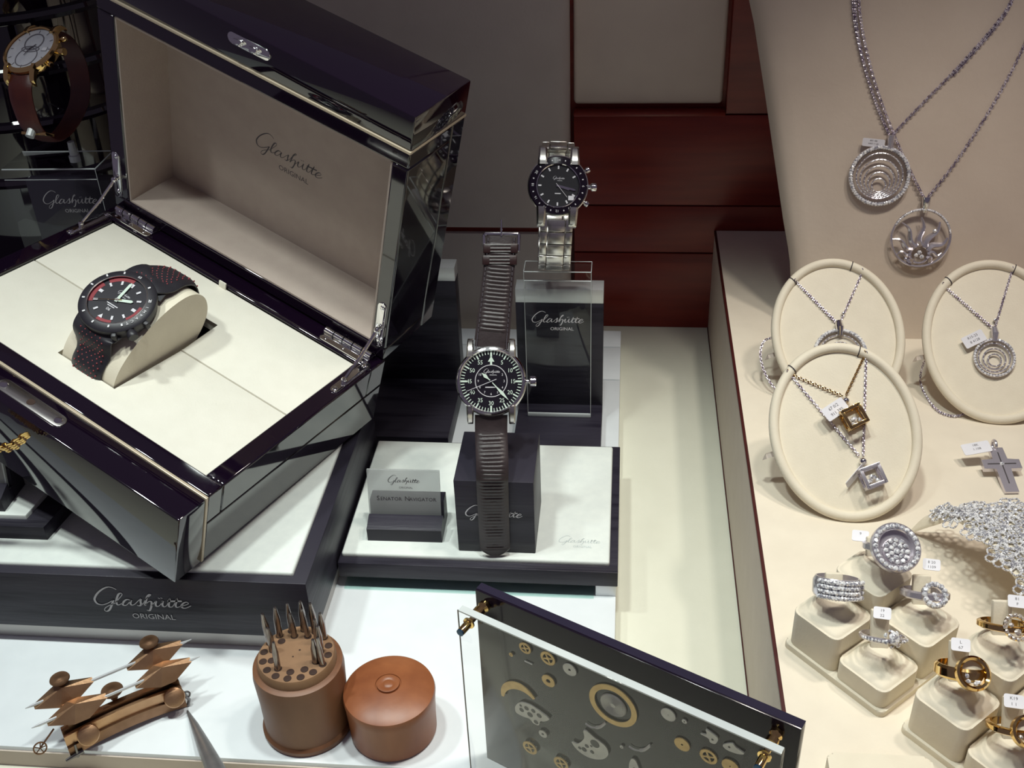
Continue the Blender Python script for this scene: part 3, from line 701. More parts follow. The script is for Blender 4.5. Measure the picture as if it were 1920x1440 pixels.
sd = MB(); sd.torus(.72, .05, 40, 4, T(0, .62, .235)); sd.torus(.82, .04, 40, 4, T(0, -.72, .235)); sd.torus(.36, .035, 30, 4, T(0, -.02, .24), sx=2.0, sy=.7); sd.box(.95, 1.4, -.18, .18, .225, .24)
for i in range(12): sd.box(-.03, .03, 1.45, 1.68, .225, .24, M=rz(-math.radians(30*i)))
sd.build('registers', mat('grey_print', (.16, .15, .17), .5), gw, smooth=0)
hand('hour_hand', .5, .04, .1, 40, .26, DSTEEL, gw, 'stick'); hand('minute_hand', .65, .03, .1, 200, .28, DSTEEL, gw, 'stick')
bx(.98, 1.37, -.15, .15, .24, .255).build('date_window', PRINTW, gw, smooth=0)
MB().lathe([(1.78, .35), (1.0, .42), (0, .45)], 48).build('crystal', CRYST, gw, fix=False)
cr = MB()
cr.lathe([(0, 2.7), (.25, 2.7), (.28, 2.6), (.28, 2.35), (.16, 2.25), (.16, 2.0)], 18, MX)
for s_ in (-1, 1): cr.lathe([(0, 2.55), (.16, 2.55), (.2, 2.45), (.2, 2.25), (.1, 2.1)], 14, rz(s_*.5) @ MX)
cr.build('crown', GOLD, gw)
lugs(gw, GOLD, 2.0, 1.1, 2.55, .2, .5, .5)
lp_ = spline([(0, -2.0, -.2), (0, -2.9, -.6), (0, -3.7, -1.6), (0, -4.3, -3.2), (0, -3.6, -4.9), (0, -1.6, -5.6), (0, .8, -5.3), (0, 2.4, -3.6), (0, 2.75, -1.6), (0, 2.1, -.3)], 10)
ctr = V((0, -.6, -2.6))
ribbon(MB(), lp_, V((1, 0, 0)), lambda t: 1.0-.15*math.sin(PI*t), lambda t, u: .17*(1-abs(u)**4)+.02, 8, up=lambda t: (lp_[min(int(t*(len(lp_)-1)), len(lp_)-1)]-ctr)).build('strap', BROWN, gw)
MB().tube([(0, -4.35, -3.0), (0, -4.9, -3.1)], .3, 10).build('holder_pin', FROST, gw)
bk = MB(); bk.box(-1.05, 1.05, -.45, .45, -.1, .12, .05, M=fm((0, -4.25, -3.6), (1, 0, 0), (0, .55, -.85))); bk.build('buckle', GOLD, gw)

# ------------------------------------------------------------------ small stand half under the box on the left
s2 = thing('display_board', 'small black oak board with white pad at the left under the box', 'board', fm((0, 0, 0)))
MB().prism([(-50, 49.2), (-34.7, 49.2), (-33.9, 54.5), (-50, 54.5)], 6.01, 7.0, bev=.04).build('frame', OAKX, s2)
MB().prism([(-49.6, 49.9), (-36.1, 49.9), (-35.6, 54.1), (-49.6, 54.1)], 6.9, 7.3, bev=.12).build('leather_pad', PAD, s2)
h2 = thing('card_holder', 'black card holder at the left edge holding a clear card', 'holder', fm((-40.02, 50.2, 7.3), (1, .0, 0), (0, 0, 1)))
MB().prism(pr_, -2.45, 2.45, MP).build('block', OAK, h2)
c2_ = thing('name_card', 'clear acrylic name card at the left edge beside the box', 'card', fm((-40.1, 51.56, 8.2), (1, 0, 0), (0, .21, .978)))
bx(-2.38, 2.38, 0, 4.6, 0, .2, .02).build('plate', CARD, c2_)
bx(2.3, 2.4, 0, 4.6, -.01, .21, .02).build('edge', FROST, c2_)
br = MB()
for k_ in range(3):
    chain_links(br, spline([(-39.5, 48.3+.15*k_, 13.9-.2*k_), (-36.6, 48.1+.15*k_, 13.8-.2*k_), (-35.1, 48.1+.15*k_, 13.85-.2*k_), (-34.2, 48.1+.12*k_, 14.05-.2*k_), (-33.4, 48.1+.1*k_, 14.6-.15*k_), (-32.9, 48.1+.08*k_, 14.95-.12*k_)], 8), .34, .19, .06)
bro = br.build('bracelet_chain', GOLD); tag(bro, 'dark gilt link bracelet hanging at the left edge below the box', 'bracelet')
c3 = MB().box(-39.9, -35.2, 54.9, 59.8, 6.01, 10.0, .05).build('stand_block', OAK); tag(c3, 'black oak block in the shade under the watch box', 'block')

# ------------------------------------------------------------------ wooden staking set
jc = V((-17.14, 41.42, 0))
jar = thing('punch_jar', 'turned wooden punch block full of steel punches', 'tool holder', fm(jc))
MB().lathe([(0, .02), (2.5, .02), (2.56, .15), (2.56, .35), (2.40, .5), (2.42, 2.5), (2.5, 4.3), (2.44, 4.75), (2.15, 4.86), (0, 4.86)], 72).build('body', WOODJ, jar)
MB().lathe([(2.16, 4.8), (2.12, 5.3), (2.05, 5.42), (0, 5.45)], 72).build('insert', WOODC, jar)
holes = []
for ring, n, r in ((0, 16, 1.78), (1, 11, 1.33)):
    for i in range(n): holes.append((r*math.cos(2*PI*(i+.3*ring)/n), r*math.sin(2*PI*(i+.3*ring)/n)))
hm0 = None
for x, y in holes:
    if hm0 is None: hm0 = MB().lathe([(0, 5.452), (.2, 5.456), (.215, 5.45), (.215, 5.3)], 16).build('hole', HOLE, jar, M=T(x, y, 0))
    else: inst(hm0, jar, T(x, y, 0))
MB().lathe([(0, 5.46), (.06, 5.46)], 8).build('hole', HOLE, jar, M=T(.15, .25, 0)); MB().lathe([(0, 5.46), (.05, 5.46)], 8).build('hole', HOLE, jar, M=T(-.1, -.25, 0))
empty_dirs = [h for h in holes if (h[1] < -.75 and h[0] < 1.5) or (h[0] < -1.5 and h[1] < -.1)]
full = [h for h in holes if h not in empty_dirs]
random.seed(3)
pick = sorted(full, key=lambda h: random.random())[:14]
pk = [V(h) for h in [(-1.75, .35), (-1.35, .1), (-1.0, -.95), (-1.5, .9), (-.95, 1.5), (-.45, 1.25), (-.2, 1.75), (.65, 1.65), (.75, 1.1), (1.45, 1.0), (1.2, .25), (1.05, -.7), (1.6, -.55), (.2, 1.3)]]
for i, h in enumerate(pk):
    b_ = min(holes, key=lambda q: (V(q)-h).length); holes.remove(b_)
    L = random.choice((1.35, 1.6, 1.85, 2.1)); r = random.choice((.15, .17, .19)); tl = (random.uniform(-.05, .05), random.uniform(-.05, .05))
    pm = MB().lathe([(0, -1.0), (r, -1.0), (r, L*.62), (r*.85, L*.72), (r*.55, L*.94), (r*.5, L), (r*.4, L+.05), (0, L+.06)], 12)
    po = pm.build('punch', PUNCH, None, M=fm(jc+V((b_[0], b_[1], 5.45)), (1, 0, -tl[0]), (0, 1, -tl[1])))
    tag(po, 'small steel staking punch standing in the wooden block', 'punch', 'punches in the wooden block')
lidm = thing('jar_lid', 'domed round wooden lid beside the punch block', 'lid', fm((-12.2, 41.25, 0)))
MB().lathe([(0, .02), (2.3, .02), (2.42, .15), (2.44, 1.2), (2.5, 2.5), (2.55, 2.95), (2.5, 3.12), (2.2, 3.26), (1.4, 3.48), (.72, 3.58), (.70, 3.52), (.64, 3.52), (.62, 3.64), (.5, 3.67), (.36, 3.62), (.3, 3.6), (.2, 3.66), (0, 3.67)], 72).build('turned_lid', WOOD, lidm)

# ------------------------------------------------------------------ brass depthing tool
TM = fm((-27.6, 40.6, 0), (.8, .6, 0), (-.6, .8, 0))
tl = thing('depthing_tool', 'old brass watchmaker depthing tool with steel runners and thumb screws', 'tool', TM)
def arc(y0, y1, z0, z1, sag, thick, mt, name):
    m_ = MB(); n = 14; vs = []; fs_ = []
    for i in range(n+1):
        u = -1+2*i/n; x = 3.3*u; dz = sag*(1-u*u)
        vs += [(x, y0, z0+dz), (x, y1, z0+dz), (x, y1, z1+dz), (x, y0, z1+dz)]
    for i in range(n):
        for j in range(4): fs_.append((4*i+j, 4*i+(j+1) % 4, 4*i+4+(j+1) % 4, 4*i+4+j))
    fs_ += [(0, 1, 2, 3), (4*n, 4*n+1, 4*n+2, 4*n+3)]
    m_.add(vs, fs_).build(name, mt, tl)
arc(-.75, -.5, .05, .75, .35, .2, BRASSD, 'base_plate')
arc(-.62, -.42, .85, 1.55, .25, .2, BRASS, 'side_plate')
arc(-.30, .05, 1.0, 1.75, .30, .2, BRASSD, 'side_plate')
bx(-2.9, 2.9, -.6, .1, .75, 1.0, .03).build('spacer', DSTEEL, tl)
def gable(x, y, z, L=1.62, H=.60, D=.62):
    m_ = MB(); vs = [(-L, -D*.25, -.1), (-.35, -D, -H*.55), (.45, -D, -H*.55), (L, -D*.25, .1), (L, D*.25, .22), (.25, D, H*.5), (-.35, D, H*.5), (-L, D*.25, .0), (0, -D*.2, H), (.1, D*.3, -H)]
    top = (8,); fs_ = [(0, 1, 8), (1, 2, 8), (2, 3, 8), (3, 4, 8), (4, 5, 8), (5, 6, 8), (6, 7, 8), (7, 0, 8)] + [(1, 0, 9), (2, 1, 9), (3, 2, 9), (4, 3, 9), (5, 4, 9), (6, 5, 9), (7, 6, 9), (0, 7, 9)]
    m_.add(vs, fs_, T(x, y, z)).build('runner_block', BRASS, tl, smooth=0)
for x, y, z in ((-2.55, 1.15, 2.95), (2.55, 1.15, 2.95), (-2.2, -.25, 2.75), (2.6, -.25, 2.75)):
    gable(x, y, z)
    bx(x-.35, x+.35, min(y, -.3), max(y, .2), 1.5, z-.2, .04).build('pillar', BRASSD, tl)
for y, z in ((1.15, 3.05), (-.25, 2.85)):
    MB().tube([(-4.6, y, z), (-4.2, y, z), (4.2, y, z), (4.75, y, z)], [.02, .085, .085, .02], 10).build('runner', SILVER, tl, label='steel runner rod')
def knob(x, y, z, r=.55, h=.75, up=1):
    MB().lathe([(.2, 0), (.16, h*.4), (.22, h*.55), (r*.95, h*.72), (r, h*.78), (r*.95, h*.86), (r*.45, h*.84), (r*.2, h*.9), (0, h*.9)], 28, T(x, y, z) @ Matrix.Diagonal((1, 1, up, 1))).build('thumb_screw', BRASSD, tl)
knob(-2.5, 1.5, 3.2); knob(2.5, 1.5, 3.2); knob(-.2, .35, 1.9, .62, .8)
for x in (-2.1, 2.75):
    MB().lathe([(0, -.12), (.4, -.06), (.55, 0), (.6, .08), (.55, .2), (.2, .3), (.2, .5), (0, .5)], 28, fm((x, -.95, 1.35), (1, 0, .2), None, (0, -.75, .6)) @ Matrix.Rotation(PI, 4, 'X')).build('set_screw', BRASS, tl)
wh = MB(); WF = fm((-4.55, -.75, 1.7), (1, 0, 0), (0, .35, .93)); wh.torus(.33, .045, 24, 6, WF)
for i in range(5): wh.tube([WF @ V((0, 0, 0)), WF @ V((.33*math.cos(2*PI*i/5), .33*math.sin(2*PI*i/5), 0))], .03, 6)
wh.tube([WF @ V((0, 0, 0)), V((-3.6, -.3, 2.2))], .05, 6); wh.build('spoked_wheel', BRASSD, tl)
ft = MB(); ft.tube([(-3.6, -.9, .16), (-2.6, -.8, .25)], [.08, .16], 10); ft.tube([(-2.9, -.75, .9), (-2.95, -.9, .05)], .07, 8); ft.tube([(3.3, -.6, 1.1), (3.5, -.75, .5), (3.35, -.7, .04)], .1, 8); ft.torus(.18, .06, 16, 6, fm((3.45, -.7, .9), (1, 0, 0), (0, .4, .9)))
ft.build('feet', DSTEEL, tl)
sp_ = MB().tube([(-24.35, 41.6, .12), (-23.4, 40.3, .5), (-22.2, 38.6, 1.0), (-20.8, 36.6, 1.6), (-19.5, 34.7, 2.1)], [.06, .22, .36, .5, .6], 12)
so = sp_.build('steel_spike', SPIKE); tag(so, 'tapered dark steel scriber point in front of the brass tool', 'tool')

# ------------------------------------------------------------------ acrylic frame with watch movement parts
ft_ = V((.887, -.461, 0)).normalized(); FMx = fm((-6.72, 39.55, 0.02), ft_, (0, 0, 1))      # x along the frame, y up, z towards the viewer
af = thing('parts_frame', 'standing acrylic frame displaying loose watch movement parts on black', 'frame', FMx)
FH, FW = 12.4, 16.45
bx(-.02, FW, 0, FH, -.55, 0, .03).build('black_plate', BLKAC, af, label='black acrylic back plate')
bx(.02, FW-.25, 0, FH-.05, 1.15, 1.55, .02).build('clear_plate', CLEAR, af, label='clear acrylic front plate')
bx(.05, FW-.28, FH-.12, FH-.04, 1.16, 1.54).build('plate_edge', FROST, af, label='bright top edge of the clear plate')
bx(.0, .04, 0, FH-.05, 1.5, 1.56).build('plate_side_edge', DSTEEL, af)
bx(FW-2.5, FW-.5, -1.5, 0.0, -.5, 1.5, .03).build('foot', BLKAC, af)
bx(-.02, FW, FH-.02, FH+.02, -.55, -.1).build('back_edge', mat('violet_edge', (.022, .018, .036), .2), af)
for x in (.62, FW-.95):
    p = MB(); y = FH-.62
    p.lathe([(0, 2.25), (.17, 2.25), (.2, 2.15), (.2, 1.6), (.3, 1.56), (.3, 1.48), (.16, 1.45), (.16, 1.0), (.3, .85), (.3, .55), (.18, .45), (.3, .3), (.3, .12), (.2, 0)], 20, T(x, y, 0)); p.build('standoff', GOLD, af)
    MB().lathe([(0, 2.3), (.19, 2.28), (.19, 2.2)], 18, T(x, y, 0)).build('standoff_cap', BLUE, af)
def gear(x, y, r, mt, spokes=4, name='wheel', hub=.3):
    m_ = MB(); F = T(x, y, .06)
    if spokes:
        m_.lathe([(r*.68, 0), (r*.68, .05), (r, .05), (r, 0)], 28, F)
        for i in range(spokes): m_.box(-r*.1, r*.1, 0, r*.75, 0, .05, M=F @ rz(2*PI*i/spokes+.4))
        m_.lathe([(0, .06), (r*.24, .06), (r*.24, 0)], 14, F)
    else:
        m_.lathe([(r*hub, 0), (r*hub, .05), (r, .05), (r, 0)], 32, F)
    for i in range(26): m_.box(-r*.04, r*.04, r*.98, r*1.05, 0, .05, M=F @ rz(2*PI*i/26))
    return m_.build(name, mt, af)
gear(2.83, 10.0, .33, GOLDM); gear(4.12, 10.0, .40, GOLDM); gear(2.89, 2.75, .42, GOLDM); gear(4.77, 2.74, .42, GOLDM); gear(12.58, 8.32, .42, GOLDM, 4)
gear(5.33, 9.9, .36, GREYM, 0, 'disc', .2); gear(4.12, 8.45, .36, GOLDM, 0, 'disc', .35); gear(1.98, 9.1, .11, GOLDM, 0, 'disc'); gear(10.5, 9.86, .36, GREYM, 0, 'disc', .05)
gear(11.27, 8.32, .38, GOLDM, 0, 'disc', .15); gear(11.3, 9.9, .12, GREYM, 0, 'disc'); gear(13.63, 8.35, .4, GOLDM, 0, 'disc', .1); gear(3.72, 4.35, .24, GREYM, 0, 'disc', .3); gear(8.2, 6.2, .09, GREYM, 0, 'disc')
bw = MB(); bw.lathe([(.98, 0), (.98, .06), (1.27, .06), (1.27, 0)], 64, T(7.68, 8.8, .06)); bw.build('mainspring_barrel', GOLDM, af)
bw = MB(); bw.lathe([(0, .05), (.66, .05), (.7, 0)], 48, T(7.68, 8.8, .06))
for i in range(10): bw.torus(.14+.055*i, .012, 40, 4, T(7.68, 8.8, .115))
bw.build('disc', GREYM, af)
ar = MB(); n = 18; vs = []; fs_ = []
for i in range(n+1):
    a = math.radians(38+150*i/n); w0 = .30*math.sin(PI*(.12+.76*i/n))
    for r in (1.05-w0, 1.05+w0*.4):
        for z in (.06, .12): vs.append((2.42+r*1.05*math.cos(a), 5.95+r*1.15*math.sin(a), z))
for i in range(n):
    a = 4*i; b = a+4
    fs_ += [(a, a+2, b+2, b), (a+1, b+1, b+3, a+3), (a, b, b+1, a+1), (a+2, a+3, b+3, b+2)]
fs_ += [(0, 1, 3, 2), (4*n, 4*n+2, 4*n+3, 4*n+1)]
ar.add(vs, fs_).build('rotor_segment', GOLDM, af)
def bridge(name, pts, holes_, mt=GREYM):
    m_ = MB(); m_.prism([(p.x, p.y) for p in spline([(x, y, 0) for x, y in pts], 4, True)], .06, .13).build(name, mt, af)
    k = MB()
    for x, y, r in holes_: k.lathe([(0, .136), (r, .136)], 16, T(x, y, 0))
    k.build(name+'_bores', BLKAC, af)
bridge('bridge', [(2.15, 5.05), (2.12, 5.5), (2.45, 5.98), (3.05, 6.12), (3.65, 5.98), (4.13, 5.75), (3.85, 5.4), (3.6, 5.25), (3.5, 4.9), (3.2, 4.85), (2.95, 5.05), (2.6, 5.0)],
       [(2.5, 5.45, .14), (2.8, 5.75, .14), (3.2, 5.8, .13), (3.0, 5.4, .17), (3.35, 5.05, .14), (3.55, 5.65, .15), (2.45, 5.75, .08)])
bridge('main_plate', [(5.43, 4.85), (5.75, 4.9), (6.0, 5.25), (6.15, 5.65), (6.1, 6.1), (6.35, 6.15), (6.75, 5.95), (7.3, 5.75), (7.5, 5.3), (7.3, 4.8), (6.85, 4.45), (6.3, 4.3), (5.75, 4.45)],
       [(6.75, 5.55, .26), (6.3, 5.1, .12), (6.15, 4.75, .15), (6.6, 4.85, .12), (5.9, 4.7, .1), (6.55, 5.25, .07)])
for x, y in ((6.2, 6.65), (8.58, 6.5)):
    MB().tube(spline([(x, y, .1), (x+.35, y-.05, .1), (x+.8, y+.25, .1), (x+1.1, y+.75, .1)], 5), [.05]*8+[.09]*8, 6, flat=.4).build('lever', GREYM, af)
bridge('cock', [(12.1, 9.6), (12.4, 9.75), (12.35, 10.05), (12.7, 9.95), (12.95, 9.8), (12.85, 9.4), (12.6, 9.35), (12.5, 9.55)], [(12.7, 9.6, .06)])
bridge('cock', [(13.2, 9.55), (13.6, 9.9), (13.8, 9.75), (14.2, 9.6), (13.9, 9.4), (13.4, 9.35)], [(13.5, 9.6, .06)])
bridge('cock', [(8.65, 4.9), (8.7, 5.6), (8.95, 5.75), (9.2, 5.2), (9.35, 4.7), (9.0, 4.6)], [(8.95, 5.1, .1)])
bx(2.75, 3.2, 9.02, 9.1, .06, .075).build('lettering', PRINTG, af, smooth=0)

# ------------------------------------------------------------------ necklace bust
ZP = 8.3
bl_ = 0.3
def bust_p(x, s, off=0.0):
    y = 71.5+s*math.sin(bl_)+.008*(x-21)**2-off*math.cos(bl_); z = ZP+s*math.cos(bl_)+off*math.sin(bl_)
    return V((x, y, z))
def left_x(s):
    T_ = [(0, 12.75), (5.2, 12.2), (7.8, 11.6), (16.3, 9.9), (21.3, 8.85), (23.3, 8.3), (25, 8.5), (27, 10.0), (29, 13)]
    for (a, xa), (b, xb) in zip(T_, T_[1:]):
        if s <= b: return xa+(xb-xa)*(s-a)/(b-a)
    return 13
bm_ = MB(); ns, nx = 30, 24; vs = []; fs_ = []
for i in range(ns+1):
    s_ = 29*i/ns; xl = left_x(s_); xr = 42-xl
    for k_ in range(2):
        for j in range(nx+1):
            u = j/nx; x = xl+(xr-xl)*u; e = min(u, 1-u); rd = .55*math.sqrt(max(0, 1-max(0, 1-e/.045)**2))
            vs.append(bust_p(x, s_, 0.0 if k_ else 0)+V((0, .55-rd if k_ == 0 else 1.0, 0)))
W_ = 2*(nx+1)
for i in range(ns):
    for j in range(nx):
        a = i*W_+j; fs_.append((a, a+1, a+W_+1, a+W_)); b = a+nx+1; fs_.append((b, b+W_, b+W_+1, b+1))
    a = i*W_; fs_.append((a, a+W_, a+W_+nx+1, a+nx+1)); a += nx; fs_.append((a, a+nx+1, a+W_+nx+1, a+W_))
for i in (0, ns):
    for j in range(nx): a = i*W_+j; fs_.append((a, a+1, a+nx+2, a+nx+1))
bm_.add(vs, fs_)
bt = thing('necklace_bust', 'large taupe leather necklace bust at the back right', 'bust', fm((0, 0, 0)))
bm_.build('chest', BUSTM, bt, smooth=60)
nk = bust_p(20.9, 26.6, 0)
MB().lathe([(4.2, -1.2), (3.0, .2), (2.8, 2), (2.9, 9), (2.5, 10), (0, 10)], 48, T(nk.x, nk.y+.6, nk.z) @ Matrix.Diagonal((1, .55, 1, 1))).build('neck', BUSTM, bt)

def ring_gems(mb, R, n, r, M, nrm=(0, 0, 1), z=0, sx=1.0, sy=1.0, a0=0, a1=2*PI):
    for i in range(n):
        a = a0+(a1-a0)*i/n; mb.gem((R*sx*math.cos(a), R*sy*math.sin(a), z), r, nrm, M)
def spiral_pendant(root, F, R, rings, drop, mt=WGOLD, gm=DIAM, glass_on=True):
    m_ = MB(); m_.torus(R, R*.075, 56, 8, F); m_.lathe([(R*.93, -.12), (R*.93, .12)], 56, F); m_.build('pendant_rim', mt, root)
    g = MB(); ring_gems(g, R, int(R*34), R*.075+.01, F, z=R*.05)
    for k in range(rings):
        rr = R*(.80-.70*k/rings); ring_gems(g, rr, max(6, int(rr*24)), .055 if R > 1.5 else .05, F @ T(0, -drop*R*k/rings, .02))
    g.build('diamonds', gm, root, kind='stuff')
    w_ = MB()
    for k in range(rings):
        rr = R*(.80-.70*k/rings); w_.torus(rr, .05, 40, 6, F @ T(0, -drop*R*k/rings, -.03))
    w_.build('spiral_rings', mt, root)
    MB().lathe([(0, .1), (R*.92, .1)], 48, F).build('pendant_glass', CRYST, root, fix=False)
def tagm(root, M, w_, h_, lines, size):
    t_ = MB().prism(rrect(-w_/2, w_/2, -h_/2, h_/2, .1), 0, .03).build('price_tag', PAPER, root, M=M, smooth=0)
    tx = MB()
    for i, ln in enumerate(lines): text_mesh(tx, ln, size, T(0, h_/2-size*(1.25+1.3*i), .035))
    tx.build('tag_lettering', PRINTK, t_, smooth=0, fix=False)
def bust_F(x, s, off): 
    p = bust_p(x, s, off); return fm(p, (1, .016*(x-21), 0), (0, math.sin(bl_), math.cos(bl_)))
n1 = thing('spiral_necklace', 'white gold necklace with round spiral diamond pendant on the bust', 'necklace', fm((0, 0, 0)))
spiral_pendant(n1, bust_F(17.75, 11.6, .25), 1.95, 5, .42)
bF = bust_F(18.3, 13.95, .25)
MB().tube([bF @ V((.0, -.45, 0)), bF @ V((0, .45, .1))], [.2, .27], 10).build('bail', WGOLD, n1)
tagm(n1, bust_F(17.15, 13.85, .32) @ rz(-.08), 1.5, .55, ['803 18K', '6460-11-20'], .15)
cm = MB()
A = [bust_p(x, s, .12) for x, s in ((15.0, 24.5), (15.3, 22), (16.0, 19.5), (17.1, 16.6), (18.2, 14.4))]
Bc = [bust_p(x, s, .12) for x, s in ((18.4, 14.4), (20.3, 16.6), (22.6, 19.2), (25.0, 22.3), (25.8, 24.6))]
sA = spline(A, 8); sB = spline(Bc, 8)
chain_links(cm, sA, .19, .115, .032)
chain_links(cm, [p+V((.2*(1-i/17), -.02, 0)) for i, p in enumerate(sA[:18])], .19, .115, .032)
chain_links(cm, sB, .19, .115, .032)
chain_links(cm, [p+V((.02, -.03, -.16)) for p in sB[14:]], .19, .115, .032)
cm.build('chain', CHAIN, n1, kind='stuff')
n2 = thing('sun_necklace', 'white gold necklace with round sun ray pendant on the bust', 'necklace', fm((0, 0, 0)))
SF = bust_F(20.85, 7.35, .42)
m_ = MB(); m_.torus(2.0, .10, 64, 8, SF); m_.torus(.62, .10, 36, 8, SF @ T(0, -1.15, 0)); m_.build('pendant_rim', WGOLD, n2)
g = MB(); ring_gems(g, 2.0, 46, .085, SF, z=.09, a0=.2, a1=2.7); g.build('diamonds', DIAM, n2, kind='stuff')
for i in range(9):
    a = math.radians(-28+236*i/8); c = V((0, -1.15, 0)); d = V((math.cos(a), math.sin(a), 0)); q = V((-d.y, d.x, 0))
    # distance from the small ring centre to the outer ring along d
    bq = c.dot(d); far = -bq+math.sqrt(bq*bq-c.dot(c)+3.7)
    L = min(far*.97, 2.6)
    pts = [c+d*(.6+(L-.6)*t)+q*.14*math.sin(2*PI*t*1.1) for t in [k/12 for k in range(13)]]
    MB().tube([SF @ p for p in pts], [.27*(1-t/13.5)**.8+.03 for t in range(13)], 6, flat=.6).build('sun_ray', WGOLD, n2)
lo_ = MB()
for x, y in ((-.2, -1.2), (.18, -1.3), (0, -1.0), (.9, .5)): lo_.gem((x, y, .05), .17, (0, 0, 1), SF)
lo_.build('loose_diamonds', DIAM, n2)
MB().lathe([(0, .1), (1.9, .1)], 48, SF).build('pendant_glass', CRYST, n2, fix=False)
bF = bust_F(21.0, 9.7, .3); MB().tube([bF @ V((0, -.55, 0)), bF @ V((0, .0, .12)), bF @ V((0, .5, .1))], [.16, .26, .3], 12).build('bail', CHROME, n2)
cm = MB()
chain_links(cm, spline([bust_p(x, s, .2) for x, s in ((15.3, 24.5), (15.8, 21.5), (16.9, 18), (18.4, 14.6), (19.9, 11.8), (20.9, 10.1))], 8), .2, .115, .035)
chain_links(cm, spline([bust_p(x, s, .16) for x, s in ((21.1, 10.1), (22.8, 12.6), (24.9, 16.4), (26.6, 20.4), (27.4, 24.0))], 8), .2, .115, .035)
cm.build('chain', CHAIN, n2, kind='stuff')

# ------------------------------------------------------------------ oval necklace displays
def oval(label, cxy, yaw, roll, b, ratio=.81, lean=.82):
    u = V((math.cos(yaw), math.sin(yaw), 0)); bk_ = V((-math.sin(yaw), math.cos(yaw), 0)); w_ = V((0, 0, math.cos(lean)))+bk_*math.sin(lean)
    u, w_ = u*math.cos(roll)+w_*math.sin(roll), -u*math.sin(roll)+w_*math.cos(roll)
    a = b*ratio
    zmin = min((u*a*math.cos(t)+w_*b*math.sin(t)).z for t in [i*PI/90 for i in range(180)])
    F = fm((cxy[0], cxy[1], ZP-zmin+.02), u, w_)
    o = thing('oval_display', label, 'display stand', F)
    MB().tube([(((a-.3)*math.cos(t)), (b-.3)*math.sin(t), 0) for t in [2*PI*i/90 for i in range(90)]], .3, 12, True, up=(0, 0, 1)).build('padded_rim', CUSH, o)
    MB().prism([((a-.35)*math.cos(2*PI*i/72), (b-.35)*math.sin(2*PI*i/72)) for i in range(72)], -.28, -.02).build('leather_face', CUSH, o)
    bot = F.inverted() @ V((cxy[0]+.2, cxy[1]+b*.9, ZP+.02)); bot.x = 0
    lg = MB(); lg.tube([(0, b*.35, -.3), (bot.x, bot.y, bot.z)], .5, 4, flat=.25, up=(0, 0, 1)); lg.build('easel_leg', SIDE, o)
    MB().tube([(-a*.55, -.55, -.35), (-a-.25, -.85, -.75), (-a-.3, -.9, -1.0)], .28, 4, flat=.35).build('stay_strap', SIDE, o)
    for ang in (127, 67):
        t = math.radians(ang); p = V(((a-.3)*math.cos(t), (b-.3)*math.sin(t), 0))
        MB().torus(.315, .035, 14, 5, fm(p, (math.cos(t), math.sin(t), 0), (0, 0, 1))).build('notch', PRINTK, o)
    return F, a, b
O1, a1_, b1_ = oval('cream oval display in front holding the two cube pendants', (13.19, 54.5), -.05, .17, 5.35)
O2, a2_, b2_ = oval('cream oval display half hidden behind the front oval', (14.45, 65.7), -.05, .15, 5.35)
O3, a3_, b3_ = oval('cream oval display at the right edge below the bust', (24.3, 64.9), -.1, .1, 5.58)
def cube_pendant(root, F, s, mt, ang):
    F = F @ rz(ang); m_ = MB(); r = s*.19
    for x in (-1, 1):
        for y in (-1, 1):
            m_.box(x*s-r, x*s+r, y*s-r, y*s+r, 0, 2*s, .02, M=F)
        m_.box(x*s-r, x*s+r, -s, s, 0, 2*r, .02, M=F); m_.box(x*s-r, x*s+r, -s, s, 2*s-2*r, 2*s, .02, M=F)
    for y in (-1, 1):
        m_.box(-s, s, y*s-r, y*s+r, 0, 2*r, .02, M=F); m_.box(-s, s, y*s-r, y*s+r, 2*s-2*r, 2*s, .02, M=F)
    m_.build('pendant_frame', mt, root)
    bx(-s*.9, s*.9, -s*.9, s*.9, .02, 2*s-.03, M=F).build('pendant_glass', CRYST, root)
    g = MB()
    for i in range(5): g.gem((random.uniform(-.6, .6)*s, random.uniform(-.75, .1)*s, s*random.uniform(.6, 1.4)), .15*s/.5, (random.uniform(-.5, .5), random.uniform(-.5, .5), 1), F)
    g.build('loose_diamonds', DIAM, root)
def neck(label, cat_name, F, nL, nR, bail, mt, M0=None, step=.15, double=0.0, backdrop=None):
    n_ = thing(cat_name, label, 'necklace', F); cm = MB()
    for dd in ((0, double) if double else (0,)):
        chain_links(cm, [(nL[0], nL[1], .3), (nL[0]+.15, nL[1]-.2, .06), (bail[0]-.1+dd, bail[1]+.1-dd, .12)], step, .085, .028)
    chain_links(cm, [(nR[0], nR[1], .3), (nR[0]-.03, nR[1]-.25, .06), (bail[0]+.08, bail[1]+.12, .12)], step, .085, .028)
    if backdrop: chain_links(cm, spline([V(p) for p in backdrop], 8), step, .085, .028)
    cm.build('chain', CHAIN if mt is WGOLD else mt, n_, kind='stuff')
    return n_
k1 = neck('gold chain necklace with open gold cube pendant and white tag', 'cube_necklace', O1, (-2.75, 3.95), (1.85, 4.55), (.3, 1.95), GOLD)
cube_pendant(k1, T(.5, .6, .05), .52, GOLD, .35)
MB().ball((.3, 1.72, .22), .22, 12).build('bail', CHROME, k1)
tagm(k1, T(-.45, 1.2, .55) @ rz(.5) @ Matrix.Rotation(.2, 4, 'Y'), 1.55, .85, ['67 0/2', '911.390'], .27)
k2 = neck('white gold chain necklace with silver cube pendant hanging low on the front oval', 'cube_necklace', O1, (-2.75, 3.9), (1.95, 4.5), (.68, -1.75), WGOLD)
cube_pendant(k2, T(.95, -2.95, .05), .52, WGOLD, .25)
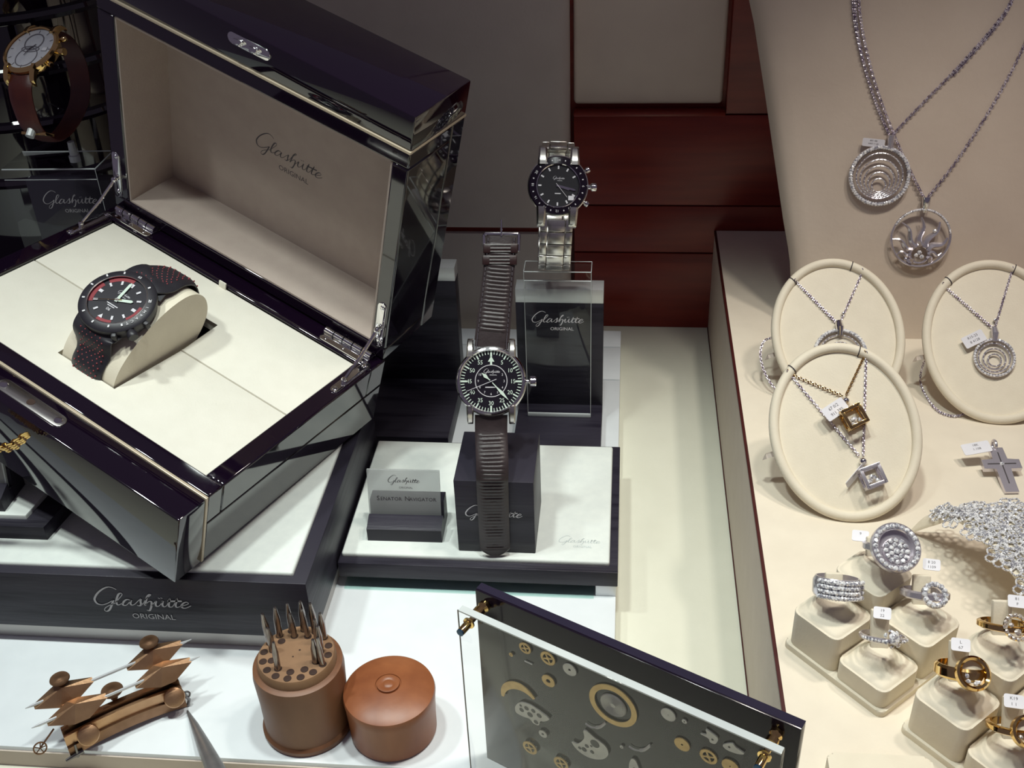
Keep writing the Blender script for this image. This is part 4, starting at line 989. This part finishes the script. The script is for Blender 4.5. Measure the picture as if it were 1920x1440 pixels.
MB().ball((.68, -1.95, .22), .24, 12).build('bail', CHROME, k2)
tagm(k2, T(.05, -2.75, .35) @ rz(.75) @ Matrix.Rotation(1.15, 4, 'X'), 1.5, .7, ['18K'], .2)
k3 = neck('white gold necklace with round diamond pendant on the hidden oval', 'round_necklace', O2, (-2.3, 4.05), (2.2, 4.3), (.15, .6), WGOLD, double=.16,
          backdrop=None)
spiral_pendant(k3, T(-.05, -1.45, .2), 1.65, 3, .2); MB().tube([(.12, -.1, .2), (.15, .35, .4), (.15, .75, .2)], [.2, .28, .25], 12).build('bail', CHROME, k3)
MB().ball((.55, 1.35, .15), .14, 10).build('chain_bead', CHROME, k3)
k4 = neck('white gold necklace with small round diamond pendant and tag on right oval', 'round_necklace', O3, (-2.95, 4.0), (1.5, 4.95), (0.0, .75), WGOLD, double=.16)
spiral_pendant(k4, T(-.15, -1.2, .2), 1.22, 3, .2); MB().tube([(-.05, -.1, .2), (0, .4, .35), (0, .8, .2)], [.18, .24, .2], 12).build('bail', WGOLD, k4)
tagm(k4, T(-1.35, .05, .35) @ rz(.45), 1.45, .8, ['R15-23', '8 4128'], .24)
MB().ball((.12, 1.35, .15), .12, 10).build('chain_bead', CHROME, k4)
for F, pts, nm_ in ((O2, [(10.6, 66.5, 11.2), (9.75, 66.2, 11.0), (9.5, 65.3, 10.3), (9.9, 64.2, 9.4), (10.7, 63.4, 8.6)], k3), (O3, [(20.6, 67.0, 11.4), (20.55, 66.2, 10.2), (20.3, 65.4, 8.5), (20.6, 62.4, 8.42), (21.6, 61.5, 8.42), (22.8, 62.0, 8.5)], k4)):
    cm = MB(); chain_links(cm, [F.inverted() @ V(p) for p in spline([V(p) for p in pts], 8)], .16, .09, .03); cm.build('loose_chain', CHAIN, nm_, kind='stuff')

# cross pendant lying on the platform
XF = fm((22.9, 55.55, ZP+.42), (.98, .08, 0), (-.10, .96, .25)) @ Matrix.Scale(1.12, 4)
cx_ = thing('cross_pendant', 'flat silver cross pendant with white tag lying on the platform', 'pendant', XF)
def crossp(w_, t0, t1, ar): return [(-w_, -t0), (w_, -t0), (w_, -ar*.2+.0), (1.0, -ar*.2), (1.0, ar*.45), (w_, ar*.45), (w_, t1), (-w_, t1), (-w_, ar*.45), (-1.0, ar*.45), (-1.0, -ar*.2), (-w_, -ar*.2)]
MB().prism(crossp(.36, 1.75, 1.25, .95), 0, .28, bev=.03).build('cross', WGOLD, cx_, smooth=0)
gr = MB(); gr.box(-.03, .03, -1.2, .9, .28, .295); gr.box(-.75, .75, .09, .15, .28, .295); gr.build('engraved_lines', DSTEEL, cx_, smooth=0)
MB().gem((0, .12, .29), .13).build('diamond', DIAM, cx_)
MB().torus(.26, .09, 20, 8, fm((0, 1.45, .2), (0, 1, 0), (0, 0, 1))).build('bail', WGOLD, cx_)
tagm(cx_, T(-1.05, 1.2, .3) @ rz(.12) @ Matrix.Rotation(-.1, 4, 'Y'), 1.5, .75, ['18K', '1.108'], .2)

# ------------------------------------------------------------------ diamond lace collar on a curved leather rest
cA = spline([(16.5, 49.87, 8.33), (17.4, 48.8, 9.9), (18.2, 47.8, 11.0), (19.2, 45, 11.3), (20.5, 42, 10.8), (21.5, 39.5, 9.8)], 6)
cB = spline([(16.55, 49.95, 8.4), (17.2, 49.8, 9.6), (18.2, 49.4, 10.3), (20.5, 48.7, 11.3), (23.5, 47.6, 11.9), (27, 46.0, 11.8)], 6)
def lace_p(i, v):
    i = max(0, min(len(cA)-1.001, i)); k = int(i); f = i-k
    p = cA[k].lerp(cA[k+1], f); q = cB[k].lerp(cB[k+1], f)
    return p.lerp(q, v)+V((0, 0, .7*v*(1-v)*min(1, i/10)))
rest = MB(); nu, nv = 30, 8; vs = []; fs_ = []
for k in range(2):
    for i in range(nu+1):
        for j in range(nv+1): vs.append(lace_p(i, j/nv)-V((0, 0, .16*k)))
o_ = (nu+1)*(nv+1)
for i in range(nu):
    for j in range(nv):
        a = i*(nv+1)+j; fs_.append((a, a+1, a+nv+2, a+nv+1)); b = a+o_; fs_.append((b, b+nv+1, b+nv+2, b+1))
    for j in (0, nv): a = i*(nv+1)+j; fs_.append((a, a+nv+1, a+nv+1+o_, a+o_))
for j in range(nv): a = j; fs_.append((a, a+1, a+1+o_, a+o_)); a = nu*(nv+1)+j; fs_.append((a, a+1, a+1+o_, a+o_))
rest.add(vs, fs_)
lr = thing('collar_rest', 'curved cream leather rest carrying the diamond lace collar', 'display stand', fm((0, 0, 0)))
rest.build('curved_sheet', CUSH, lr, smooth=60)
MB().tube([(25.5, 45.5, 11.3), (25.8, 47.0, ZP+.02)], .5, 4, flat=.3).build('easel_leg', SIDE, lr)
lc = thing('lace_collar', 'openwork diamond lace collar of flower motifs draped over the curved rest', 'necklace', fm((0, 0, 0)))
fl = MB(); PL, PWd = .68, .27
for k in range(6):
    a = PI*k/3; c = V((math.cos(a), math.sin(a), 0)); q = V((-c.y, c.x, 0))
    for i in range(15):
        t = 2*PI*i/15; p = c*(PL*.58+PL*.46*math.cos(t))+q*(PWd*math.sin(t)*.9); fl.gem(p+V((0, 0, .03)), .064, (random.uniform(-.7, .7), random.uniform(-.5, .5), 1), h=.8)
    fl.tube([c*(PL*.58+PL*.46*math.cos(2*PI*i/12))+q*(PWd*math.sin(2*PI*i/12)*.9) for i in range(12)], .04, 4, True)
fl.gem((0, 0, .06), .13, h=.8)
f0 = None; row = 0
for i in [9.2+1.95*k for k in range(11)]:
    row += 1; wl = (lace_p(i, 1)-lace_p(i, 0)).length; n = max(1, int(wl/1.02))
    for j in range(n+1):
        v = (j+.5*(row % 2))/n
        if v > 1.0: continue
        p = lace_p(i, v); du = lace_p(i+.5, v)-lace_p(i-.5, v); dv = lace_p(i, min(1, v+.05))-lace_p(i, max(0, v-.05))
        nr = du.cross(dv); nr = nr if nr.z > 0 else -nr
        x = p.x
        if x > 26: continue
        F = fm(p+nr.normalized()*.1, du, None, nr) @ rz(random.uniform(0, .5))
        if f0 is None: f0 = fl.build('flower_motif', DIAM, lc, M=F, smooth=0)
        else: inst(f0, lc, F)

# ------------------------------------------------------------------ ring stands and rings
ra = V((.667, -.745, 0)); rb = V((.745, .667, 0))
def ring_tray(label, o, cells, tabs):
    F = fm((o[0], o[1], ZP), ra, rb); t_ = thing('ring_tray', label, 'ring tray', F)
    MB().prism(rrect(-.1, 5.9, -.1, 5.9, .35), .0, .34, bev=.12).build('base', CUSH, t_)
    for (i, j, h), tl_ in zip(cells, tabs):
        x0, y0 = .05+2.9*i, .05+2.9*j
        m_ = MB(); m_.prism(rrect(x0, x0+2.8, y0, y0+2.8, .45), .3, h-.10, bev=.05); m_.build('stand_block', CUSH, t_)
        # cushioned top, domed towards the middle
        vs = []; fs_ = []; n = 20; half = 1.35; cxx, cyy = x0+1.4, y0+1.4; R_ = F.to_3x3().inverted(); bk_ = R_ @ V((0, 1, 0))
        def hgt(px, py):
            e = min(half-abs(px), half-abs(py)); z = -.16*max(0, 1-e/.3)**2
            d = V((px, py, 0))-bk_*.15; f_ = -d.dot(bk_); l_ = d.length
            z += .50/(1+math.exp((l_-.72)/.07)) + .10*math.exp(-(l_/1.15)**4)
            return h+z
        for a in range(n+1):
            for b in range(n+1):
                px, py = half*(-1+2*a/n), half*(-1+2*b/n)
                qx, qy = px, py; c_ = half-.42            # round the corners of the square
                if abs(px) > c_ and abs(py) > c_:
                    dx, dy = abs(px)-c_, abs(py)-c_; m__ = max(dx, dy); l_ = math.hypot(dx, dy)
                    if l_ > 0: qx = math.copysign(c_+dx*m__/l_, px); qy = math.copysign(c_+dy*m__/l_, py)
                vs.append((cxx+qx, cyy+qy, hgt(px, py)))
        for a in range(n):
            for b in range(n): i_ = a*(n+1)+b; fs_.append((i_, i_+n+1, i_+n+2, i_+1))
        m2_ = MB(); m2_.add(vs, fs_); m2_.build('cushion', CUSH, t_, smooth=60)
        c = F.inverted() @ (F @ V((cxx, cyy, 0)))
        R_ = F.to_3x3().inverted()
        TF = fm(V((cxx, cyy, h))+R_ @ V((0, .15, .3)), R_ @ V((1, 0, 0)), None, R_ @ V((0, .5, .86)))
        bx(-.42, .42, -.02, .34, -.3, tl_, .08, M=TF).build('ring_tab', CUSH, t_)
    return F
FA = ring_tray('square cream ring tray with four stepped cushions behind the gold rings', (8.59, 40.78), ((0, 0, 2.55), (1, 0, 1.5), (0, 1, 3.6), (1, 1, 2.55)), (1.55, 2.15, 1.3, 1.75))
FB = ring_tray('cream ring tray in the bottom right corner holding the gold rings', (13.28, 35.73), ((0, 0, 2.55), (1, 0, 1.5), (0, 1, 3.6), (1, 1, 2.55)), (2.15, 2.15, 1.9, 1.9))
def ring_frame(F, i, j, h, dx=0, dy=0, dz=0):
    p = F @ V((.05+2.9*i+1.4, .05+2.9*j+1.4, h)); return fm(p+V((dx, .5+dy, 1.15+dz)), (.97, -.24, 0), None, (.05, .55, .84)) @ rz(.36)
def ring(label, M, mt, gm, head, hr=.7, tagtext=None, band=.17, bw_=.2):
    o = thing('finger_ring', label, 'ring', M); R = .98
    m_ = MB(); prof_ = [(R, -bw_), (R+.06, -bw_), (R+band, -bw_*.6), (R+band, bw_*.6), (R+.06, bw_), (R, bw_), (R, -bw_)]
    m_.lathe(prof_, 48).build('band', mt, o)
    HF = fm((0, -(R+.08), .12), (1, 0, 0), None, (0, -.93, .36)); g = MB()
    if head == 'disc':
        MB().lathe([(hr*.70, -.14), (hr, -.14), (hr, .12), (hr*.96, .16), (hr*.74, .16), (hr*.70, .1), (hr*.70, -.14)], 48, HF).build('head', mt, o)
        IF = HF @ T(.02, -hr*.14, .02); MB().lathe([(0, .05), (hr*.52, .05), (hr*.54, 0), (hr*.54, -.14)], 40, IF).build('inner_disc', mt, o)
        disc(MB(), hr*.72, -.13, 40, HF).build('head_back', mt, o)
        ring_gems(g, hr*.86, int(hr*22), .145, HF, z=.15)
        for k, rr in enumerate((.44, .25)): ring_gems(g, hr*rr, max(5, int(hr*rr*23)), .135, IF, z=.06)
        g.gem((0, 0, .07), .17, (0, 0, 1), IF)
    elif head == 'open':
        MB().lathe([(hr*.74, -.12), (hr, -.12), (hr, .14), (hr*.88, .22), (hr*.74, .14), (hr*.74, -.12)], 48, HF).build('head', mt, o)
        disc(MB(), hr*.75, -.1, 40, HF).build('head_back', CUSH if mt is GOLD else WGOLD, o)
        disc(MB(), hr*.75, .12, 40, HF).build('crystal', CRYST, o, fix=False)
        for k in range(7): g.gem((random.uniform(-.5, .5)*hr, random.uniform(-.6, .0)*hr, .0), .12, (random.uniform(-.4, .4), random.uniform(-.4, .4), 1), HF)
    elif head == 'halo':
        MB().lathe([(hr*.62, -.1), (hr, -.1), (hr, .08), (hr*.62, .08), (hr*.62, -.1)], 40, HF).build('head', mt, o)
        ring_gems(g, hr*.82, 14, .155, HF, z=.1); g.gem((0, -.02, -.02), .18, (0, 0, 1), HF); g.gem((.1, -.15, 0), .14, (0, .2, 1), HF)
    elif head == 'pave':
        for a in range(-62, 40, 7):
            for zz in (-.36, -.12, .12, .36):
                t = math.radians(a-90); rr = R+.2; g.gem((rr*math.cos(t), rr*math.sin(t), zz), .14, (math.cos(t), math.sin(t), 0), h=.8)
        for a in range(40, 66, 7):
            for zz in ((-.36, .36) if a < 56 else (-.36, -.12, .12, .36)):
                t = math.radians(a-90); rr = R+.2; g.gem((rr*math.cos(t), rr*math.sin(t), zz), .14, (math.cos(t), math.sin(t), 0), h=.8)
        for k in range(3): t = math.radians(46+5*k-90); g.gem(((R+.12)*math.cos(t), (R+.12)*math.sin(t), -.12+.1*k), .13, (math.cos(t), math.sin(t), 0))
    elif head == 'solitaire':
        for k in range(4):
            t = PI/2*k+.4; MB().tube([HF @ V((.1*math.cos(t), .1*math.sin(t), -.1)), HF @ V((.33*math.cos(t), .33*math.sin(t), .38))], .05, 6).build('prong', mt, o)
        g.gem((0, 0, .3), .36, (0, 0, 1), HF, h=.4)
        for k in range(7): t = 2*PI*k/7; g.gem((.36*math.cos(t), .36*math.sin(t), .1), .13, (math.cos(t), math.sin(t), .6), HF)
        for a in list(range(-75, -18, 9))+list(range(22, 76, 9)): t = math.radians(a-90); g.gem(((R+band)*math.cos(t), (R+band)*math.sin(t), 0), .085, (math.cos(t), math.sin(t), 0))
    elif head == 'stars':
        MB().torus(hr*.82, .09, 36, 8, HF).build('head', mt, o); ring_gems(g, hr*.85, 16, .12, HF, z=.08); g.gem((.05, -.2, 0), .2, (0, 0, 1), HF); g.gem((-.2, .1, 0), .14, (0, 0, 1), HF)
    g.build('diamonds', gm, o, kind='stuff')
    if tagtext: tagm(o, tagtext[0], .8, .62, tagtext[1], .2)
    return o
TG = lambda x, y, z: rz(-.36) @ fm((x, y, z), (1, 0, 0), None, (.0, -.8, .6))
ring('large white gold ring with round diamond disc on the highest cushion', ring_frame(FA, 0, 1, 3.6, .45, -.2, .1), WGOLD, DIAM, 'disc', 1.22, (TG(-1.25, .5, .35), ['9']))
ring('wide white gold band ring paved with diamonds on the left cushion', ring_frame(FA, 0, 0, 2.55, .1), WGOLD, DIAM, 'pave', bw_=.5)
ring('white gold ring with round diamond halo on the right cushion', ring_frame(FA, 1, 1, 2.55, .1), WGOLD, DIAM, 'halo', .62, (TG(.25, .45, 1.35), ['8 20', '1109']))
ring('solitaire ring with large diamond and pavé band on the front cushion', ring_frame(FA, 1, 0, 1.5, .1), WGOLD, DIAM, 'solitaire', .5, (TG(-.1, -.1, 1.12), ['19', '22']), band=.12, bw_=.12)
ring('gold ring with round crystal window of loose diamonds and dark rim', ring_frame(FB, 0, 0, 2.55, .05), GOLD, DIAM, 'open', .76, (TG(-.1, -.1, 1.12), ['L', '67']), bw_=.28)
ring('gold ring with diamond circle at the right edge, on the higher cushion', ring_frame(FB, 0, 1, 3.6, 0, -.1, 0), GOLD, GDIAM, 'stars', .62, (TG(.5, .1, 1.1), ['81', 'F']), bw_=.16)
ring('gold ring in the bottom right corner with a tall tag', ring_frame(FB, 1, 0, 1.5, 0), GOLD, GDIAM, 'open', .7, (TG(-.1, -.1, 1.12), ['K19', '1 1']), bw_=.16)
pd = MB().prism(rrect(9.5, 14.0, 26, 33.6, .3), ZP, ZP+.9, bev=.15).build('ring_pad', CUSH); tag(pd, 'cream leather pad cut off at the bottom edge under the ring trays', 'pad')
